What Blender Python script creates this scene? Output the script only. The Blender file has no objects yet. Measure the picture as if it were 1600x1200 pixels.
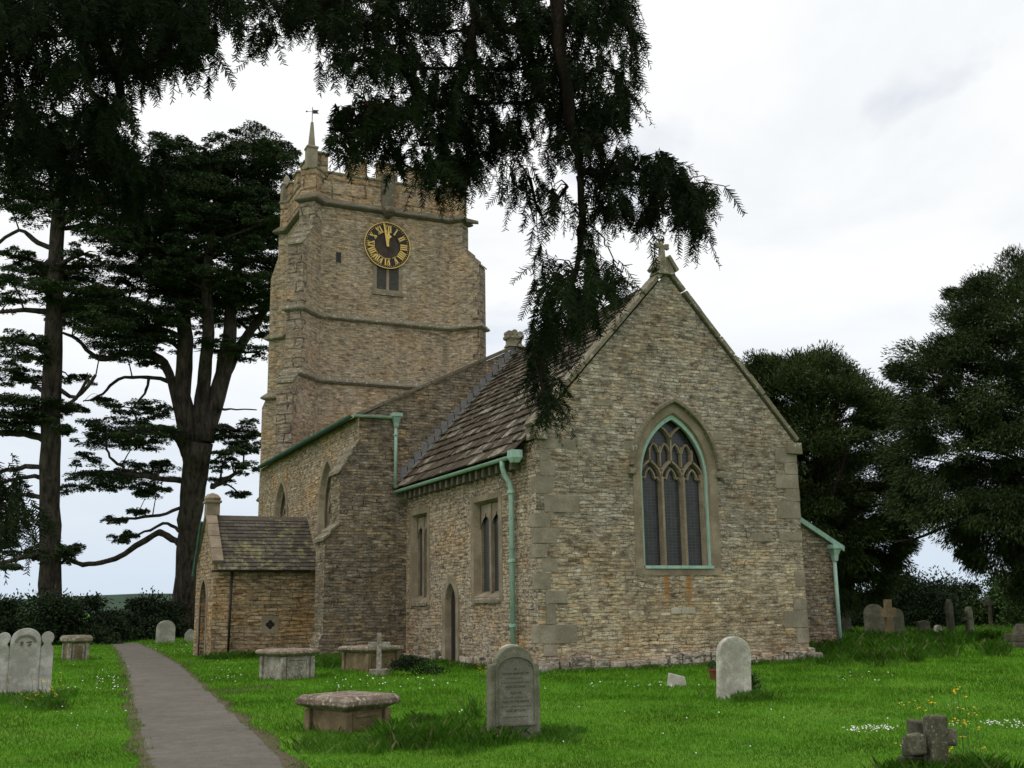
import bpy, math, random
import numpy as np
from mathutils import Vector, Matrix
from mathutils.geometry import tessellate_polygon
random.seed(7); RNG = np.random.default_rng(7)
PI = math.pi
sc = bpy.context.scene
COL = sc.collection

# ------------------------------------------------------------------ camera
F, YAW, PIT, ROL = 1685.07, 0.442335, 0.203063, -0.014558
CP = np.array([-10.7608, -21.5596, 1.4355])
fw = np.array([math.sin(YAW)*math.cos(PIT), math.cos(YAW)*math.cos(PIT), math.sin(PIT)])
rt = np.array([math.cos(YAW), -math.sin(YAW), 0.0]); up = np.cross(rt, fw)
RT = rt*math.cos(ROL) + up*math.sin(ROL); UP = -rt*math.sin(ROL) + up*math.cos(ROL)
cd = bpy.data.cameras.new('camera'); cam = bpy.data.objects.new('camera', cd); COL.objects.link(cam)
cd.sensor_width = 36; cd.sensor_fit = 'HORIZONTAL'; cd.lens = F/1600*36; cd.clip_end = 6000; cd.clip_start = .05
cam.matrix_world = Matrix(((RT[0], UP[0], -fw[0], CP[0]), (RT[1], UP[1], -fw[1], CP[1]), (RT[2], UP[2], -fw[2], CP[2]), (0, 0, 0, 1)))
sc.camera = cam
def at(px, py, d):                                   # point at depth d (metres along the view axis)
    return CP + d*(fw + (px-800)/F*RT - (py-600)/F*UP)
def gr(px, py, z=0.0):                               # point on the ground
    v = fw + (px-800)/F*RT - (py-600)/F*UP
    return CP + v*((z-CP[2])/v[2])

# ------------------------------------------------------------------ world, sun, exposure
SUN_EL, SUN_AZ = math.radians(58), math.radians(-115)     # azimuth measured from +Y towards +X
w = bpy.data.worlds.new('World'); sc.world = w; w.use_nodes = True
nt = w.node_tree; nt.nodes.clear()
def N(t, **k):
    n = nt.nodes.new('ShaderNode'+t)
    for a, b in k.items(): setattr(n, a, b)
    return n
out = N('OutputWorld'); bg = N('Background'); bg.inputs['Strength'].default_value = 0.1
sky = N('TexSky'); sky.sky_type = 'NISHITA'; sky.sun_disc = False; sky.sun_elevation = SUN_EL; sky.sun_rotation = SUN_AZ
tc = N('TexCoord'); sep = N('SeparateXYZ'); nt.links.new(tc.outputs['Generated'], sep.inputs[0])
def M2(op, a, b):
    n = N('Math', operation=op)
    for i, v in enumerate((a, b)):
        if isinstance(v, (int, float)): n.inputs[i].default_value = v
        else: nt.links.new(v, n.inputs[i])
    return n.outputs[0]
zz = M2('ADD', M2('MAXIMUM', sep.outputs[2], 0.0), 0.16)
cmb = N('CombineXYZ'); nt.links.new(M2('DIVIDE', sep.outputs[0], zz), cmb.inputs[0]); nt.links.new(M2('DIVIDE', sep.outputs[1], zz), cmb.inputs[1])
def WN(scale, det, off, rough=.55):
    mp = N('Mapping'); mp.inputs['Location'].default_value = off; nt.links.new(cmb.outputs[0], mp.inputs[0])
    n = N('TexNoise'); n.inputs['Scale'].default_value = scale; n.inputs['Detail'].default_value = det; n.inputs['Roughness'].default_value = rough
    n.inputs['Distortion'].default_value = .35
    nt.links.new(mp.outputs[0], n.inputs['Vector']); return n.outputs[0]
def WR(fac, stops):
    r = N('ValToRGB'); e = r.color_ramp.elements
    while len(e) < len(stops): e.new(0.5)
    for el, (p, c) in zip(e, stops): el.position = p; el.color = (*c, 1)
    nt.links.new(fac, r.inputs[0]); return r.outputs[0]
cloudcol = WR(WN(1.3, 8, (3.1, 1.7, 0)), [(.28, (6.5, 6.75, 7.0)), (.40, (7.1, 7.25, 7.4)), (.50, (7.6, 7.65, 7.7)), (.62, (8.1, 8.1, 8.1))])
cover = WR(WN(1.15, 6, (0.4, 4.2, 0)), [(.22, (.45,)*3), (.36, (1,)*3)])
lowf = WR(sep.outputs[2], [(.0, (1,)*3), (.13, (.55,)*3), (.30, (0,)*3)])     # the low sky is a bluer grey
mxl = N('MixRGB'); nt.links.new(lowf, mxl.inputs[0]); nt.links.new(cloudcol, mxl.inputs[1]); mxl.inputs[2].default_value = (4.9, 5.7, 6.6, 1)
mx = N('MixRGB'); nt.links.new(cover, mx.inputs[0]); nt.links.new(mxl.outputs[0], mx.inputs[2])
sk2 = N('MixRGB', blend_type='MULTIPLY'); sk2.inputs[0].default_value = 1; sk2.inputs[2].default_value = (1.1, 1.1, 1.1, 1)
nt.links.new(sky.outputs[0], sk2.inputs[1]); nt.links.new(sk2.outputs[0], mx.inputs[1])
nt.links.new(mx.outputs[0], bg.inputs[0]); nt.links.new(bg.outputs[0], out.inputs[0])
sd = bpy.data.lights.new('sun', 'SUN'); sd.energy = 0.6; sd.angle = math.radians(20); sd.color = (1, .95, .87)
sun = bpy.data.objects.new('sun', sd); COL.objects.link(sun)
dirv = Vector((math.sin(SUN_AZ)*math.cos(SUN_EL), math.cos(SUN_AZ)*math.cos(SUN_EL), math.sin(SUN_EL)))
sun.rotation_euler = (-dirv).to_track_quat('-Z', 'Y').to_euler(); sun.location = dirv*60
sc.view_settings.view_transform = 'Standard'; sc.view_settings.look = 'None'; sc.view_settings.exposure = 0.42; sc.view_settings.gamma = 1
sc.render.engine = 'CYCLES'; sc.cycles.max_bounces = 5

# ------------------------------------------------------------------ material helpers
class Mat:
    def __init__(s, name, rough=.9, spec=.2):
        s.m = bpy.data.materials.new(name); s.m.use_nodes = True; s.t = s.m.node_tree; s.t.nodes.clear()
        s.o = s.n('OutputMaterial'); s.b = s.n('BsdfPrincipled'); s.t.links.new(s.b.outputs[0], s.o.inputs[0])
        s.b.inputs['Roughness'].default_value = rough; s.b.inputs['Specular IOR Level'].default_value = spec
    def n(s, t, **k):
        x = s.t.nodes.new('ShaderNode'+t)
        for a, b in k.items(): setattr(x, a, b)
        return x
    def L(s, a, b): s.t.links.new(a, b)
    def put(s, sock, v):
        if isinstance(v, (int, float)): sock.default_value = v
        elif isinstance(v, tuple): sock.default_value = (*v, 1) if len(v) == 3 and sock.type == 'RGBA' else v
        else: s.L(v, sock)
    def math(s, op, a, b=0.0, clamp=False):
        x = s.n('Math', operation=op); x.use_clamp = clamp; s.put(x.inputs[0], a); s.put(x.inputs[1], b); return x.outputs[0]
    def mix(s, f, a, b, mode='MIX'):
        x = s.n('MixRGB', blend_type=mode); s.put(x.inputs[0], f); s.put(x.inputs[1], a); s.put(x.inputs[2], b); return x.outputs[0]
    def uv(s): return s.n('TexCoord').outputs['UV']
    def obj(s): return s.n('TexCoord').outputs['Object']
    def pos(s): return s.n('NewGeometry').outputs['Position']
    def island(s): return s.n('NewGeometry').outputs['Random Per Island']
    def noise(s, vec, scale, det=4, rough=.55, dist=0, col=False, off=None, sc3=None):
        if off or sc3:
            mp = s.n('Mapping'); s.L(vec, mp.inputs[0])
            if off: mp.inputs['Location'].default_value = off
            if sc3: mp.inputs['Scale'].default_value = sc3
            vec = mp.outputs[0]
        x = s.n('TexNoise'); s.L(vec, x.inputs['Vector']); x.inputs['Scale'].default_value = scale; x.inputs['Detail'].default_value = det
        x.inputs['Roughness'].default_value = rough; x.inputs['Distortion'].default_value = dist
        return x.outputs[1 if col else 0]
    def ramp(s, fac, stops, interp='LINEAR'):
        r = s.n('ValToRGB'); r.color_ramp.interpolation = interp; e = r.color_ramp.elements
        while len(e) < len(stops): e.new(.5)
        for el, (p, c) in zip(e, stops): el.position = p; el.color = (*(c if isinstance(c, tuple) else (c,)*3), 1)
        s.put(r.inputs[0], fac); return r.outputs[0]
    def bump(s, h, strength=.5, dist=.02):
        x = s.n('Bump'); x.inputs['Strength'].default_value = strength; x.inputs['Distance'].default_value = dist
        s.L(h, x.inputs['Height']); s.L(x.outputs[0], s.b.inputs['Normal'])
    def col(s, c): s.put(s.b.inputs['Base Color'], c); return s.m

def rubble(name, pal, row=.095, wid=.34, lichen=.62, lic_amt=.75, dirt=.45, joint=(.12, .095, .065), seed=0., ochre=.5, pale_low=0., bumpy=.7, rust=(), gp=(.52, .75)):
    m = Mat(name, .95, .1); uv = m.uv()
    # wavy, uneven courses: warp the wall coordinates before laying the bricks
    sx = m.n('SeparateXYZ'); m.L(uv, sx.inputs[0])
    rowv = m.n('CombineXYZ'); m.L(sx.outputs[1], rowv.inputs[1]); rowv.inputs[0].default_value = seed+3.3
    n1 = m.noise(rowv.outputs[0], 2.3, 3, .6)
    n2 = m.noise(uv, 1.1, 3, .5, off=(seed, 0, 0), col=True); n3 = m.noise(uv, 7.0, 2, .5, off=(0, seed, 0), col=True)
    s2 = m.n('SeparateXYZ'); m.L(n2, s2.inputs[0]); s3 = m.n('SeparateXYZ'); m.L(n3, s3.inputs[0])
    def warp(rowamt, a, b):
        v = m.math('ADD', sx.outputs[1], m.math('MULTIPLY', n1, rowamt)); v = m.math('ADD', v, m.math('MULTIPLY', s2.outputs[1], a)); v = m.math('ADD', v, m.math('MULTIPLY', s3.outputs[1], b))
        u = m.math('ADD', sx.outputs[0], m.math('MULTIPLY', s2.outputs[0], .5)); u = m.math('ADD', u, m.math('MULTIPLY', s3.outputs[0], .09))
        c = m.n('CombineXYZ'); m.L(u, c.inputs[0]); m.L(v, c.inputs[1]); return c.outputs[0]
    def bricks(vec, r, wd, off):
        b = m.n('TexBrick'); m.L(vec, b.inputs['Vector']); b.offset = off; b.offset_frequency = 2; b.squash = .62; b.squash_frequency = 3
        b.inputs['Color1'].default_value = (0, 0, 0, 1); b.inputs['Color2'].default_value = (1, 1, 1, 1); b.inputs['Mortar'].default_value = (.5, .5, .5, 1)
        b.inputs['Scale'].default_value = 1; b.inputs['Mortar Size'].default_value = r*.10; b.inputs['Mortar Smooth'].default_value = .5
        b.inputs['Brick Width'].default_value = wd; b.inputs['Row Height'].default_value = r; return b.outputs[0], b.outputs[1]
    c1, f1 = bricks(warp(.10, .14, .055), row, wid, .43); c2, f2 = bricks(warp(.12, .12, .06), row*1.6, wid*1.3, .57)
    sel = m.ramp(m.noise(uv, 1.0, 3, .6, off=(seed+5, 2, 0)), [(.56, 0.), (.60, 1.)])
    cc = m.mix(sel, c1, c2); ff = m.mix(sel, f1, f2)
    pick = m.math('ADD', m.math('MULTIPLY', cc, .62), m.math('MULTIPLY', m.ramp(m.noise(uv, 4.5, 5, .7, sc3=(1, 2.6, 1), off=(seed+3, 6, 0)), [(.3, 0.), (.7, 1.)]), .38))
    col = m.ramp(m.ramp(pick, [(.2, 0.), (.8, 1.)]), pal)
    fine = m.noise(uv, 24, 5, .65); blot = m.noise(uv, 4.2, 4, .6, off=(seed, seed, 0))
    col = m.mix(1., col, m.ramp(fine, [(.25, .68), (.75, 1.3)]), 'MULTIPLY')
    oc_ = m.math('MULTIPLY', m.ramp(cc, [(.845, 0.), (.86, 1.), (.925, 1.), (.94, 0.)]), .42); col = m.mix(oc_, col, (.40, .25, .085))
    bed = m.noise(uv, 3.2, 7, .72, sc3=(1, 3.6, 1), off=(seed+6, 4, 0)); col = m.mix(1., col, m.ramp(bed, [(.34, .34), (.46, .90), (.66, 1.62)]), 'MULTIPLY')
    bed2 = m.noise(uv, 9.0, 4, .7, sc3=(.8, 3.0, 1), off=(1, seed, 0)); col = m.mix(m.ramp(bed2, [(.34, .95), (.46, 0.)]), col, m.mix(1., col, (.34, .33, .32), 'MULTIPLY'))
    och = m.ramp(m.noise(uv, .75, 4, .6, off=(1, seed+8, 0)), [(.48, 0.), (.66, ochre)])
    col = m.mix(och, col, m.mix(1., col, (1.35, .98, .55), 'MULTIPLY'))
    dk = m.ramp(m.noise(uv, .5, 5, .65, off=(seed+2, 9, 0)), [(.40, dirt), (.62, 0.)])
    col = m.mix(dk, col, m.mix(1., col, (.55, .54, .54), 'MULTIPLY'))
    dk2 = m.ramp(m.noise(uv, 3.0, 5, .7, off=(seed+4, 1, 0), sc3=(1, 1.8, 1)), [(.49, 0.), (.62, .72)])
    col = m.mix(dk2, col, m.mix(1., col, (.45, .44, .42), 'MULTIPLY'))
    gap = m.ramp(m.noise(uv, 1.6, 3, .6, off=(3, seed, 0)), [(gp[0], (joint[0]*.3, joint[1]*.3, joint[2]*.3)), (gp[1], (joint[0]*1.6, joint[1]*1.55, joint[2]*1.5))])
    col = m.mix(m.math('MULTIPLY', ff, m.ramp(m.noise(uv, 5.0, 4, .6, off=(seed, 11, 0)), [(.32, .35), (.58, .95)])), col, gap)
    st = m.noise(uv, 1.5, 5, .65, sc3=(1.6, .22, 1), off=(seed+9, 2, 0)); col = m.mix(m.ramp(st, [(.50, 0.), (.66, .55)]), col, m.mix(1., col, (.60, .60, .59), 'MULTIPLY'))
    big = m.noise(uv, .8, 3, .6, off=(7, seed+1, 0))
    li = m.math('ADD', m.noise(uv, 12.0, 6, .68, sc3=(.75, 1.5, 1), off=(seed, 3, 0)), m.math('MULTIPLY', m.math('SUBTRACT', big, .5), .42))
    lm = m.math('MULTIPLY', m.ramp(li, [(lichen, 0.), (lichen+.06, 1.)]), lic_amt)
    col = m.mix(lm, col, m.ramp(fine, [(.3, (.30, .285, .24)), (.7, (.56, .54, .48))]))
    col = m.mix(1., col, m.mix(1., col, (1.175, 1.095, 1.105), 'MULTIPLY'))
    if pale_low:
        zz = m.n('SeparateXYZ'); m.L(m.pos(), zz.inputs[0])
        lo = m.math('ADD', zz.outputs[2], m.math('MULTIPLY', m.math('SUBTRACT', blot, .5), 2.4))
        g = m.ramp(m.math('DIVIDE', lo, 4.2), [(.30, pale_low), (.78, 0.)])
        col = m.mix(g, col, m.mix(1., col, (1.36, 1.27, 1.10), 'MULTIPLY'))
    for rx_, rz0, rz1 in rust:
        sp_ = m.n('SeparateXYZ'); m.L(m.pos(), sp_.inputs[0]); dx_ = m.math('ABSOLUTE', m.math('SUBTRACT', m.math('ADD', sp_.outputs[0], m.math('MULTIPLY', m.math('SUBTRACT', fine, .5), .08)), rx_))
        mk = m.math('MULTIPLY', m.ramp(dx_, [(.04, 1.), (.11, 0.)]), m.ramp(m.math('DIVIDE', m.math('SUBTRACT', m.math('ADD', sp_.outputs[2], m.math('MULTIPLY', m.math('SUBTRACT', blot, .5), .5)), rz0), rz1-rz0), [(.0, 0.), (.6, .75), (.98, .85), (1., 0.)]))
        col = m.mix(mk, col, (.34, .15, .035))
    h = m.math('SUBTRACT', m.math('ADD', m.math('MULTIPLY', m.math('ADD', cc, bed), .5), m.math('MULTIPLY', fine, .45)), m.math('MULTIPLY', ff, 1.0))
    m.bump(h, bumpy, .028)
    return m.col(col)

def dressed(name, a, b, lich=.66, lic=(.5, .48, .42), lic_amt=.7, stain=.4, scale=1., vec='UV'):
    m = Mat(name, .92, .12); uv = m.uv() if vec == 'UV' else m.obj()
    n = m.noise(uv, 3*scale, 5, .6); f = m.noise(uv, 26*scale, 5, .65)
    col = m.mix(m.ramp(n, [(.3, 0.), (.7, 1.)]), a, b)
    col = m.mix(1., col, m.ramp(f, [(.25, .75), (.75, 1.22)]), 'MULTIPLY')
    col = m.mix(m.ramp(m.noise(uv, 1.4*scale, 5, .68, off=(4, 1, 2)), [(.45, stain), (.62, 0.)]), col, m.mix(1., col, (.5, .49, .46), 'MULTIPLY'))
    lm = m.math('MULTIPLY', m.ramp(m.noise(uv, 7*scale, 6, .7, off=(2, 8, 1)), [(lich, 0.), (lich+.06, 1.)]), lic_amt)
    col = m.mix(lm, col, lic)
    sp_ = m.noise(uv, 15*scale, 4, .6, off=(6, 3, 9)); col = m.mix(m.ramp(sp_, [(.63, 0.), (.67, .55)]), col, m.mix(1., col, (.42, .42, .38), 'MULTIPLY'))
    m.bump(m.math('ADD', f, m.math('MULTIPLY', n, .6)), .55, .015)
    return m.col(col)

def leafm(name, stops, trans=.0, rough=.7, spec=.12):
    m = Mat(name, rough, spec); c = m.ramp(m.island(), stops)
    c = m.mix(1., c, m.ramp(m.noise(m.obj(), .9, 3, .6), [(.3, .6), (.7, 1.45)]), 'MULTIPLY')
    if trans: 
        t = m.n('BsdfTranslucent'); m.L(c, t.inputs[0]); x = m.n('MixShader'); x.inputs[0].default_value = trans
        m.L(m.b.outputs[0], x.inputs[1]); m.L(t.outputs[0], x.inputs[2]); m.L(x.outputs[0], m.o.inputs[0])
    return m.col(c)

MT = {}
PAL_E = [(0, (0.195, 0.173, 0.131)), (.2, (0.366, 0.335, 0.255)), (.4, (0.268, 0.246, 0.189)), (.58, (0.426, 0.394, 0.293)), (.72, (0.317, 0.291, 0.221)), (.88, (0.366, 0.367, 0.313)), (1, (0.488, 0.464, 0.365))]
PAL_T = [(0, (0.196, 0.164, 0.114)), (.2, (0.349, 0.296, 0.201)), (.4, (0.294, 0.251, 0.175)), (.6, (0.411, 0.354, 0.242)), (.8, (0.337, 0.290, 0.198)), (1, (0.454, 0.405, 0.291))]
PAL_D = [(0, (0.144, 0.128, 0.092)), (.3, (0.242, 0.217, 0.157)), (.55, (0.201, 0.182, 0.133)), (.8, (0.288, 0.261, 0.188)), (1, (0.339, 0.311, 0.227))]  # darker stone; carries the shade of the nave east wall and buttress as colour
PAL_P = [(0, (0.224, 0.177, 0.108)), (.3, (0.370, 0.296, 0.182)), (.6, (0.314, 0.251, 0.160)), (1, (0.448, 0.370, 0.239))]
MT['east'] = rubble('rubble_east', PAL_E, .082, .27, .60, .7, .6, seed=1., ochre=.28, joint=(.15, .125, .09), gp=(.40, .66), pale_low=.75, rust=((3.36, 1.25, 2.2), (3.98, 1.15, 2.2)))
MT['south'] = rubble('rubble_south', PAL_T, .085, .27, .55, .75, .35, seed=4., ochre=.4)
MT['tower'] = rubble('rubble_tower', PAL_T, .085, .34, .60, .8, .3, joint=(.20, .165, .12), seed=9., ochre=.3, gp=(.28, .52))
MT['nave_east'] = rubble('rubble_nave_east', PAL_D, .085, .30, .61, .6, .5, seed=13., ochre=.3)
MT['nave'] = rubble('rubble_nave', PAL_T, .085, .32, .68, .6, .4, seed=17., ochre=.5)
MT['porch'] = rubble('rubble_porch', PAL_P, .11, .38, .70, .5, .45, seed=21., ochre=.5)
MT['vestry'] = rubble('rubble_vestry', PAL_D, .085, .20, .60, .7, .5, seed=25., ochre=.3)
MT['ochre'] = rubble('ashlar_ochre', [(0, (.36, .275, .165)), (.5, (.42, .335, .215)), (.8, (.33, .285, .21)), (1, (.40, .305, .19))], .62, 1.5, .72, .4, .65, joint=(.26, .19, .11), seed=31., ochre=.3, bumpy=.2)
MT['quoin_t'] = rubble('quoin_blocks', [(0, (.23, .195, .14)), (.4, (.30, .255, .19)), (.7, (.26, .235, .18)), (1, (.35, .30, .225))], .40, .9, .64, .6, .6, joint=(.14, .12, .09), seed=37., ochre=.15, bumpy=.35)
MT['plinth'] = rubble('plinth_stone', PAL_E, .22, .5, .53, .85, .5, seed=41., ochre=.1)
MT['ashlar'] = dressed('ashlar_tan', (.37, .30, .215), (.27, .22, .155), .70, stain=.6)
MT['quoin'] = dressed('quoin_grey', (.36, .31, .24), (.28, .24, .18), .66, stain=.6)
MT['cop'] = dressed('coping_lichen', (.27, .235, .17), (.19, .16, .11), .56, (.52, .50, .43), .8)
MT['white'] = dressed('limewashed_plinth', (.36, .33, .27), (.20, .17, .125), .57, (.62, .60, .55), .85)
MT['pale_stone'] = dressed('pale_stone', (.50, .45, .36), (.42, .37, .29), .7, stain=.3); MT['string'] = dressed('string_dark', (.20, .175, .13), (.13, .11, .08), .60)

def slates(name, stops, lic, lthr, lamt, yellow=None):
    m = Mat(name, .85, .2); uv = m.uv(); c = m.ramp(m.island(), stops)
    f = m.noise(m.obj(), 22, 5, .7); c = m.mix(1., c, m.ramp(f, [(.25, .6), (.75, 1.35)]), 'MULTIPLY')
    l = m.math('MULTIPLY', m.ramp(m.math('ADD', m.noise(m.obj(), 7, 6, .7), m.math('MULTIPLY', m.math('SUBTRACT', m.island(), .5), .22)), [(lthr, 0.), (lthr+.07, 1.)]), lamt)
    c = m.mix(l, c, lic)
    if yellow:
        y = m.math('MULTIPLY', m.ramp(m.math('ADD', m.noise(m.obj(), 5, 5, .7, off=(3, 1, 0)), m.math('MULTIPLY', m.math('SUBTRACT', m.noise(m.obj(), .55, 2, .5, off=(5, 2, 2)), .5), .8)), [(.555, 0.), (.63, 1.)]), .75)
        c = m.mix(y, c, yellow)
    m.bump(f, .5, .02); return m.col(c)
MT['slate'] = slates('stone_slate', [(0, (.045, .033, .022)), (.3, (.088, .066, .044)), (.55, (.060, .046, .032)), (.8, (.112, .087, .060)), (1, (.15, .122, .088))], (.38, .345, .28), .575, .65)
MT['porch_slate'] = slates('porch_slate', [(0, (.065, .055, .045)), (.5, (.10, .085, .068)), (1, (.135, .115, .09))], (.26, .24, .2), .64, .6, (.27, .255, .12))
def plain(name, c, rough=.6, spec=.3, metal=0, var=.3, sc_=9):
    m = Mat(name, rough, spec); m.b.inputs['Metallic'].default_value = metal
    return m.col(m.mix(1., c, m.ramp(m.noise(m.obj(), sc_, 5, .65), [(.25, 1-var), (.75, 1+var)]), 'MULTIPLY'))
def verdigris(name, a, b):
    m = Mat(name, .7, .2); o = m.obj(); n = m.noise(o, 6, 5, .65, sc3=(1, 1, .35)); 
    c = m.mix(m.ramp(n, [(.38, 0.), (.62, 1.)]), a, b); c = m.mix(m.ramp(m.noise(o, 16, 5, .75, off=(1, 5, 1), sc3=(1, 1, .4)), [(.56, 0.), (.66, .7)]), c, (.13, .19, .14)); c = m.mix(m.ramp(m.noise(o, 9, 5, .7, off=(3, 2, 1)), [(.60, 0.), (.68, .55)]), c, (.20, .26, .12)); return m.col(c)
MT['green'] = verdigris('verdigris_pipe', (.36, .50, .42), (.27, .42, .345)); MT['green_dk'] = verdigris('verdigris_dark', (.07, .17, .125), (.04, .10, .075))
MT['lead'] = plain('lead', (.185, .182, .18), .7, .2); MT['black'] = plain('black_iron', (.015, .015, .016), .5); MT['wood'] = plain('dark_oak', (.018, .014, .011), .7)
MT['gold'] = plain('gold_leaf', (.72, .47, .12), .5, .5, .0, .15); MT['dial'] = plain('dial_black', (.022, .018, .015), .6); MT['dialc'] = plain('dial_brown', (.050, .036, .026), .8, var=.7, sc_=2.5)
m = Mat('leaded_glass', .5, .25); u = m.uv(); b = m.n('TexBrick'); m.L(u, b.inputs['Vector']); b.inputs['Scale'].default_value = 1; b.inputs['Brick Width'].default_value = .11; b.inputs['Row Height'].default_value = .075; b.inputs['Mortar Size'].default_value = .007; b.offset = 0
b.inputs['Color1'].default_value = (.012, .014, .017, 1); b.inputs['Color2'].default_value = (.03, .031, .035, 1); b.inputs['Mortar'].default_value = (.085, .085, .085, 1)
m.b.inputs['Roughness'].default_value = .3; m.b.inputs['Specular IOR Level'].default_value = .4; m.bump(m.math('ADD', b.outputs[0], m.noise(u, 5, 3, .6)), .35, .02)
MT['glass'] = m.col(m.mix(.5, b.outputs[0], m.ramp(m.noise(u, 3, 4, .6), [(.3, (.022, .023, .024)), (.7, (.062, .060, .058))])))
MT['rust'] = plain('rust', (.32, .13, .03), .9)
def barkm(name, a, b, sc_):
    m = Mat(name, .95, .08); o = m.obj(); r_ = m.noise(o, sc_, 6, .7, .6, sc3=(1, 1, .16)); q = m.noise(o, sc_*.35, 4, .6)
    c = m.mix(m.ramp(r_, [(.36, 0.), (.60, 1.)]), a, b); c = m.mix(1., c, m.ramp(q, [(.3, .65), (.7, 1.35)]), 'MULTIPLY'); m.bump(r_, 1.0, .12); return m.col(c)
MT['bark'] = barkm('bark_cedar', (.022, .018, .016), (.085, .070, .058), 5.); MT['bark_yew'] = barkm('bark_yew', (.02, .015, .012), (.06, .044, .033), 12.)
MT['yew'] = leafm('yew_needles', [(0, (.010, .016, .007)), (.5, (.017, .027, .010)), (1, (.028, .044, .014))], 0, .8, .06)
MT['cedar'] = leafm('cedar_needles', [(0, (.018, .030, .014)), (.5, (.034, .054, .022)), (1, (.060, .088, .034))])
MT['dtree'] = leafm('evergreen_needles', [(0, (.024, .040, .013)), (.5, (.048, .072, .021)), (1, (.085, .115, .032))])
MT['dtree2'] = leafm('conifer_needles', [(0, (.022, .036, .014)), (.5, (.040, .060, .020)), (1, (.068, .092, .028))])
MT['shrub'] = leafm('shrub_leaves', [(0, (.010, .018, .010)), (.5, (.020, .034, .014)), (1, (.035, .055, .02))])
MT['shrub2'] = leafm('shrub_leaves_light', [(0, (.025, .05, .015)), (.5, (.05, .09, .025)), (1, (.09, .14, .04))])
MT['blade'] = leafm('grass_blades', [(0, (.064, .190, .009)), (.4, (.104, .285, .012)), (.8, (.135, .325, .017)), (1, (.24, .35, .065))], .35, .8)
MT['tuft'] = leafm('long_grass', [(0, (.085, .225, .020)), (.5, (.135, .32, .030)), (.86, (.19, .37, .06)), (1, (.52, .47, .26))], .6, .8)
MT['yellow'] = plain('yellow_petals', (.75, .58, .02), .7); MT['daisy'] = plain('white_petals', (.75, .75, .70), .7); MT['stem'] = plain('green_stem', (.06, .12, .03), .8)
m = Mat('lawn', .95, .1); o = m.pos(); a = m.noise(o, .35, 5, .6); bb = m.noise(o, 2.2, 5, .65); c_ = m.noise(o, 14, 5, .7)
col = m.ramp(bb, [(.28, (.050, .140, .009)), (.5, (.084, .212, .013)), (.72, (.115, .26, .018))])
col = m.mix(m.ramp(a, [(.42, 0.), (.62, .55)]), col, (.14, .25, .025)); col = m.mix(1., col, m.ramp(c_, [(.25, .62), (.75, 1.35)]), 'MULTIPLY')
m.bump(m.math('ADD', c_, bb), .6, .05); MT['lawn'] = m.col(col)
m = Mat('tarmac', .92, .15); o = m.pos(); f = m.noise(o, 95, 3, .7); g = m.noise(o, 1.1, 6, .65); h_ = m.noise(o, 6, 6, .7)
col = m.mix(m.ramp(g, [(.32, 0.), (.68, 1.)]), (.122, .109, .089), (.170, .153, .127)); col = m.mix(1., col, m.ramp(f, [(.3, .55), (.7, 1.5)]), 'MULTIPLY'); col = m.mix(1., col, m.ramp(h_, [(.3, .78), (.7, 1.2)]), 'MULTIPLY')
col = m.mix(m.ramp(m.noise(o, 3.2, 6, .75, off=(5, 2, 0)), [(.60, 0.), (.70, .55)]), col, (.06, .065, .03)); col = m.mix(m.ramp(m.noise(o, 38, 3, .6, off=(1, 7, 0)), [(.69, 0.), (.72, .8)]), col, (.24, .20, .13)); m.bump(f, .5, .012); MT['tarmac'] = m.col(col)
m = Mat('path_edge', .95, .1); o = m.pos(); f = m.noise(o, 30, 5, .7)
MT['earth'] = m.col(m.ramp(f, [(.3, (.075, .062, .040)), (.7, (.145, .115, .070))]))
MT['hill'] = plain('hill', (.055, .085, .06), .95, .1, 0, .4, .03)  # green greyed so the colour itself carries the distance haze
def grave(name, a, b, l=.62, la=.6, lic=(.55, .53, .46)): return dressed(name, a, b, l, lic, la, .7, 2.6, 'O')
MT['g_pale'] = grave('grave_pale', (.56, .54, .50), (.44, .42, .38), .66, .5, (.33, .29, .15)); MT['g_grey'] = grave('grave_grey', (.26, .255, .19), (.19, .185, .13), .70, .5)
MT['g_dark'] = grave('grave_dark', (.16, .145, .11), (.10, .095, .07)); MT['g_white'] = grave('grave_white', (.70, .67, .59), (.48, .45, .37), .62, .6, (.20, .18, .10))
MT['g_panel'] = grave('grave_panel', (.29, .28, .23), (.24, .235, .185), .75, .3); MT['ink'] = plain('cut_letters', (.07, .068, .055), .9)
MT['t_top'] = grave('tomb_slab', (.36, .30, .24), (.19, .135, .09), .55, .75, (.60, .54, .47)); MT['t_side'] = grave('tomb_side', (.31, .225, .125), (.20, .155, .10), .64, .5)
MT['t_carved'] = grave('tomb_carved', (.52, .48, .41), (.22, .19, .15), .55, .7)
MT['g_moss'] = dressed('grave_moss', (.22, .20, .15), (.10, .105, .055), .58, (.40, .39, .33), .7, .8, 5., 'O')
MT['terracotta'] = plain('terracotta', (.16, .055, .03), .8)
MT['red'] = plain('flag_red', (.55, .04, .03), .8); MT['paint'] = plain('pole_white', (.6, .6, .6), .5)

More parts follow.
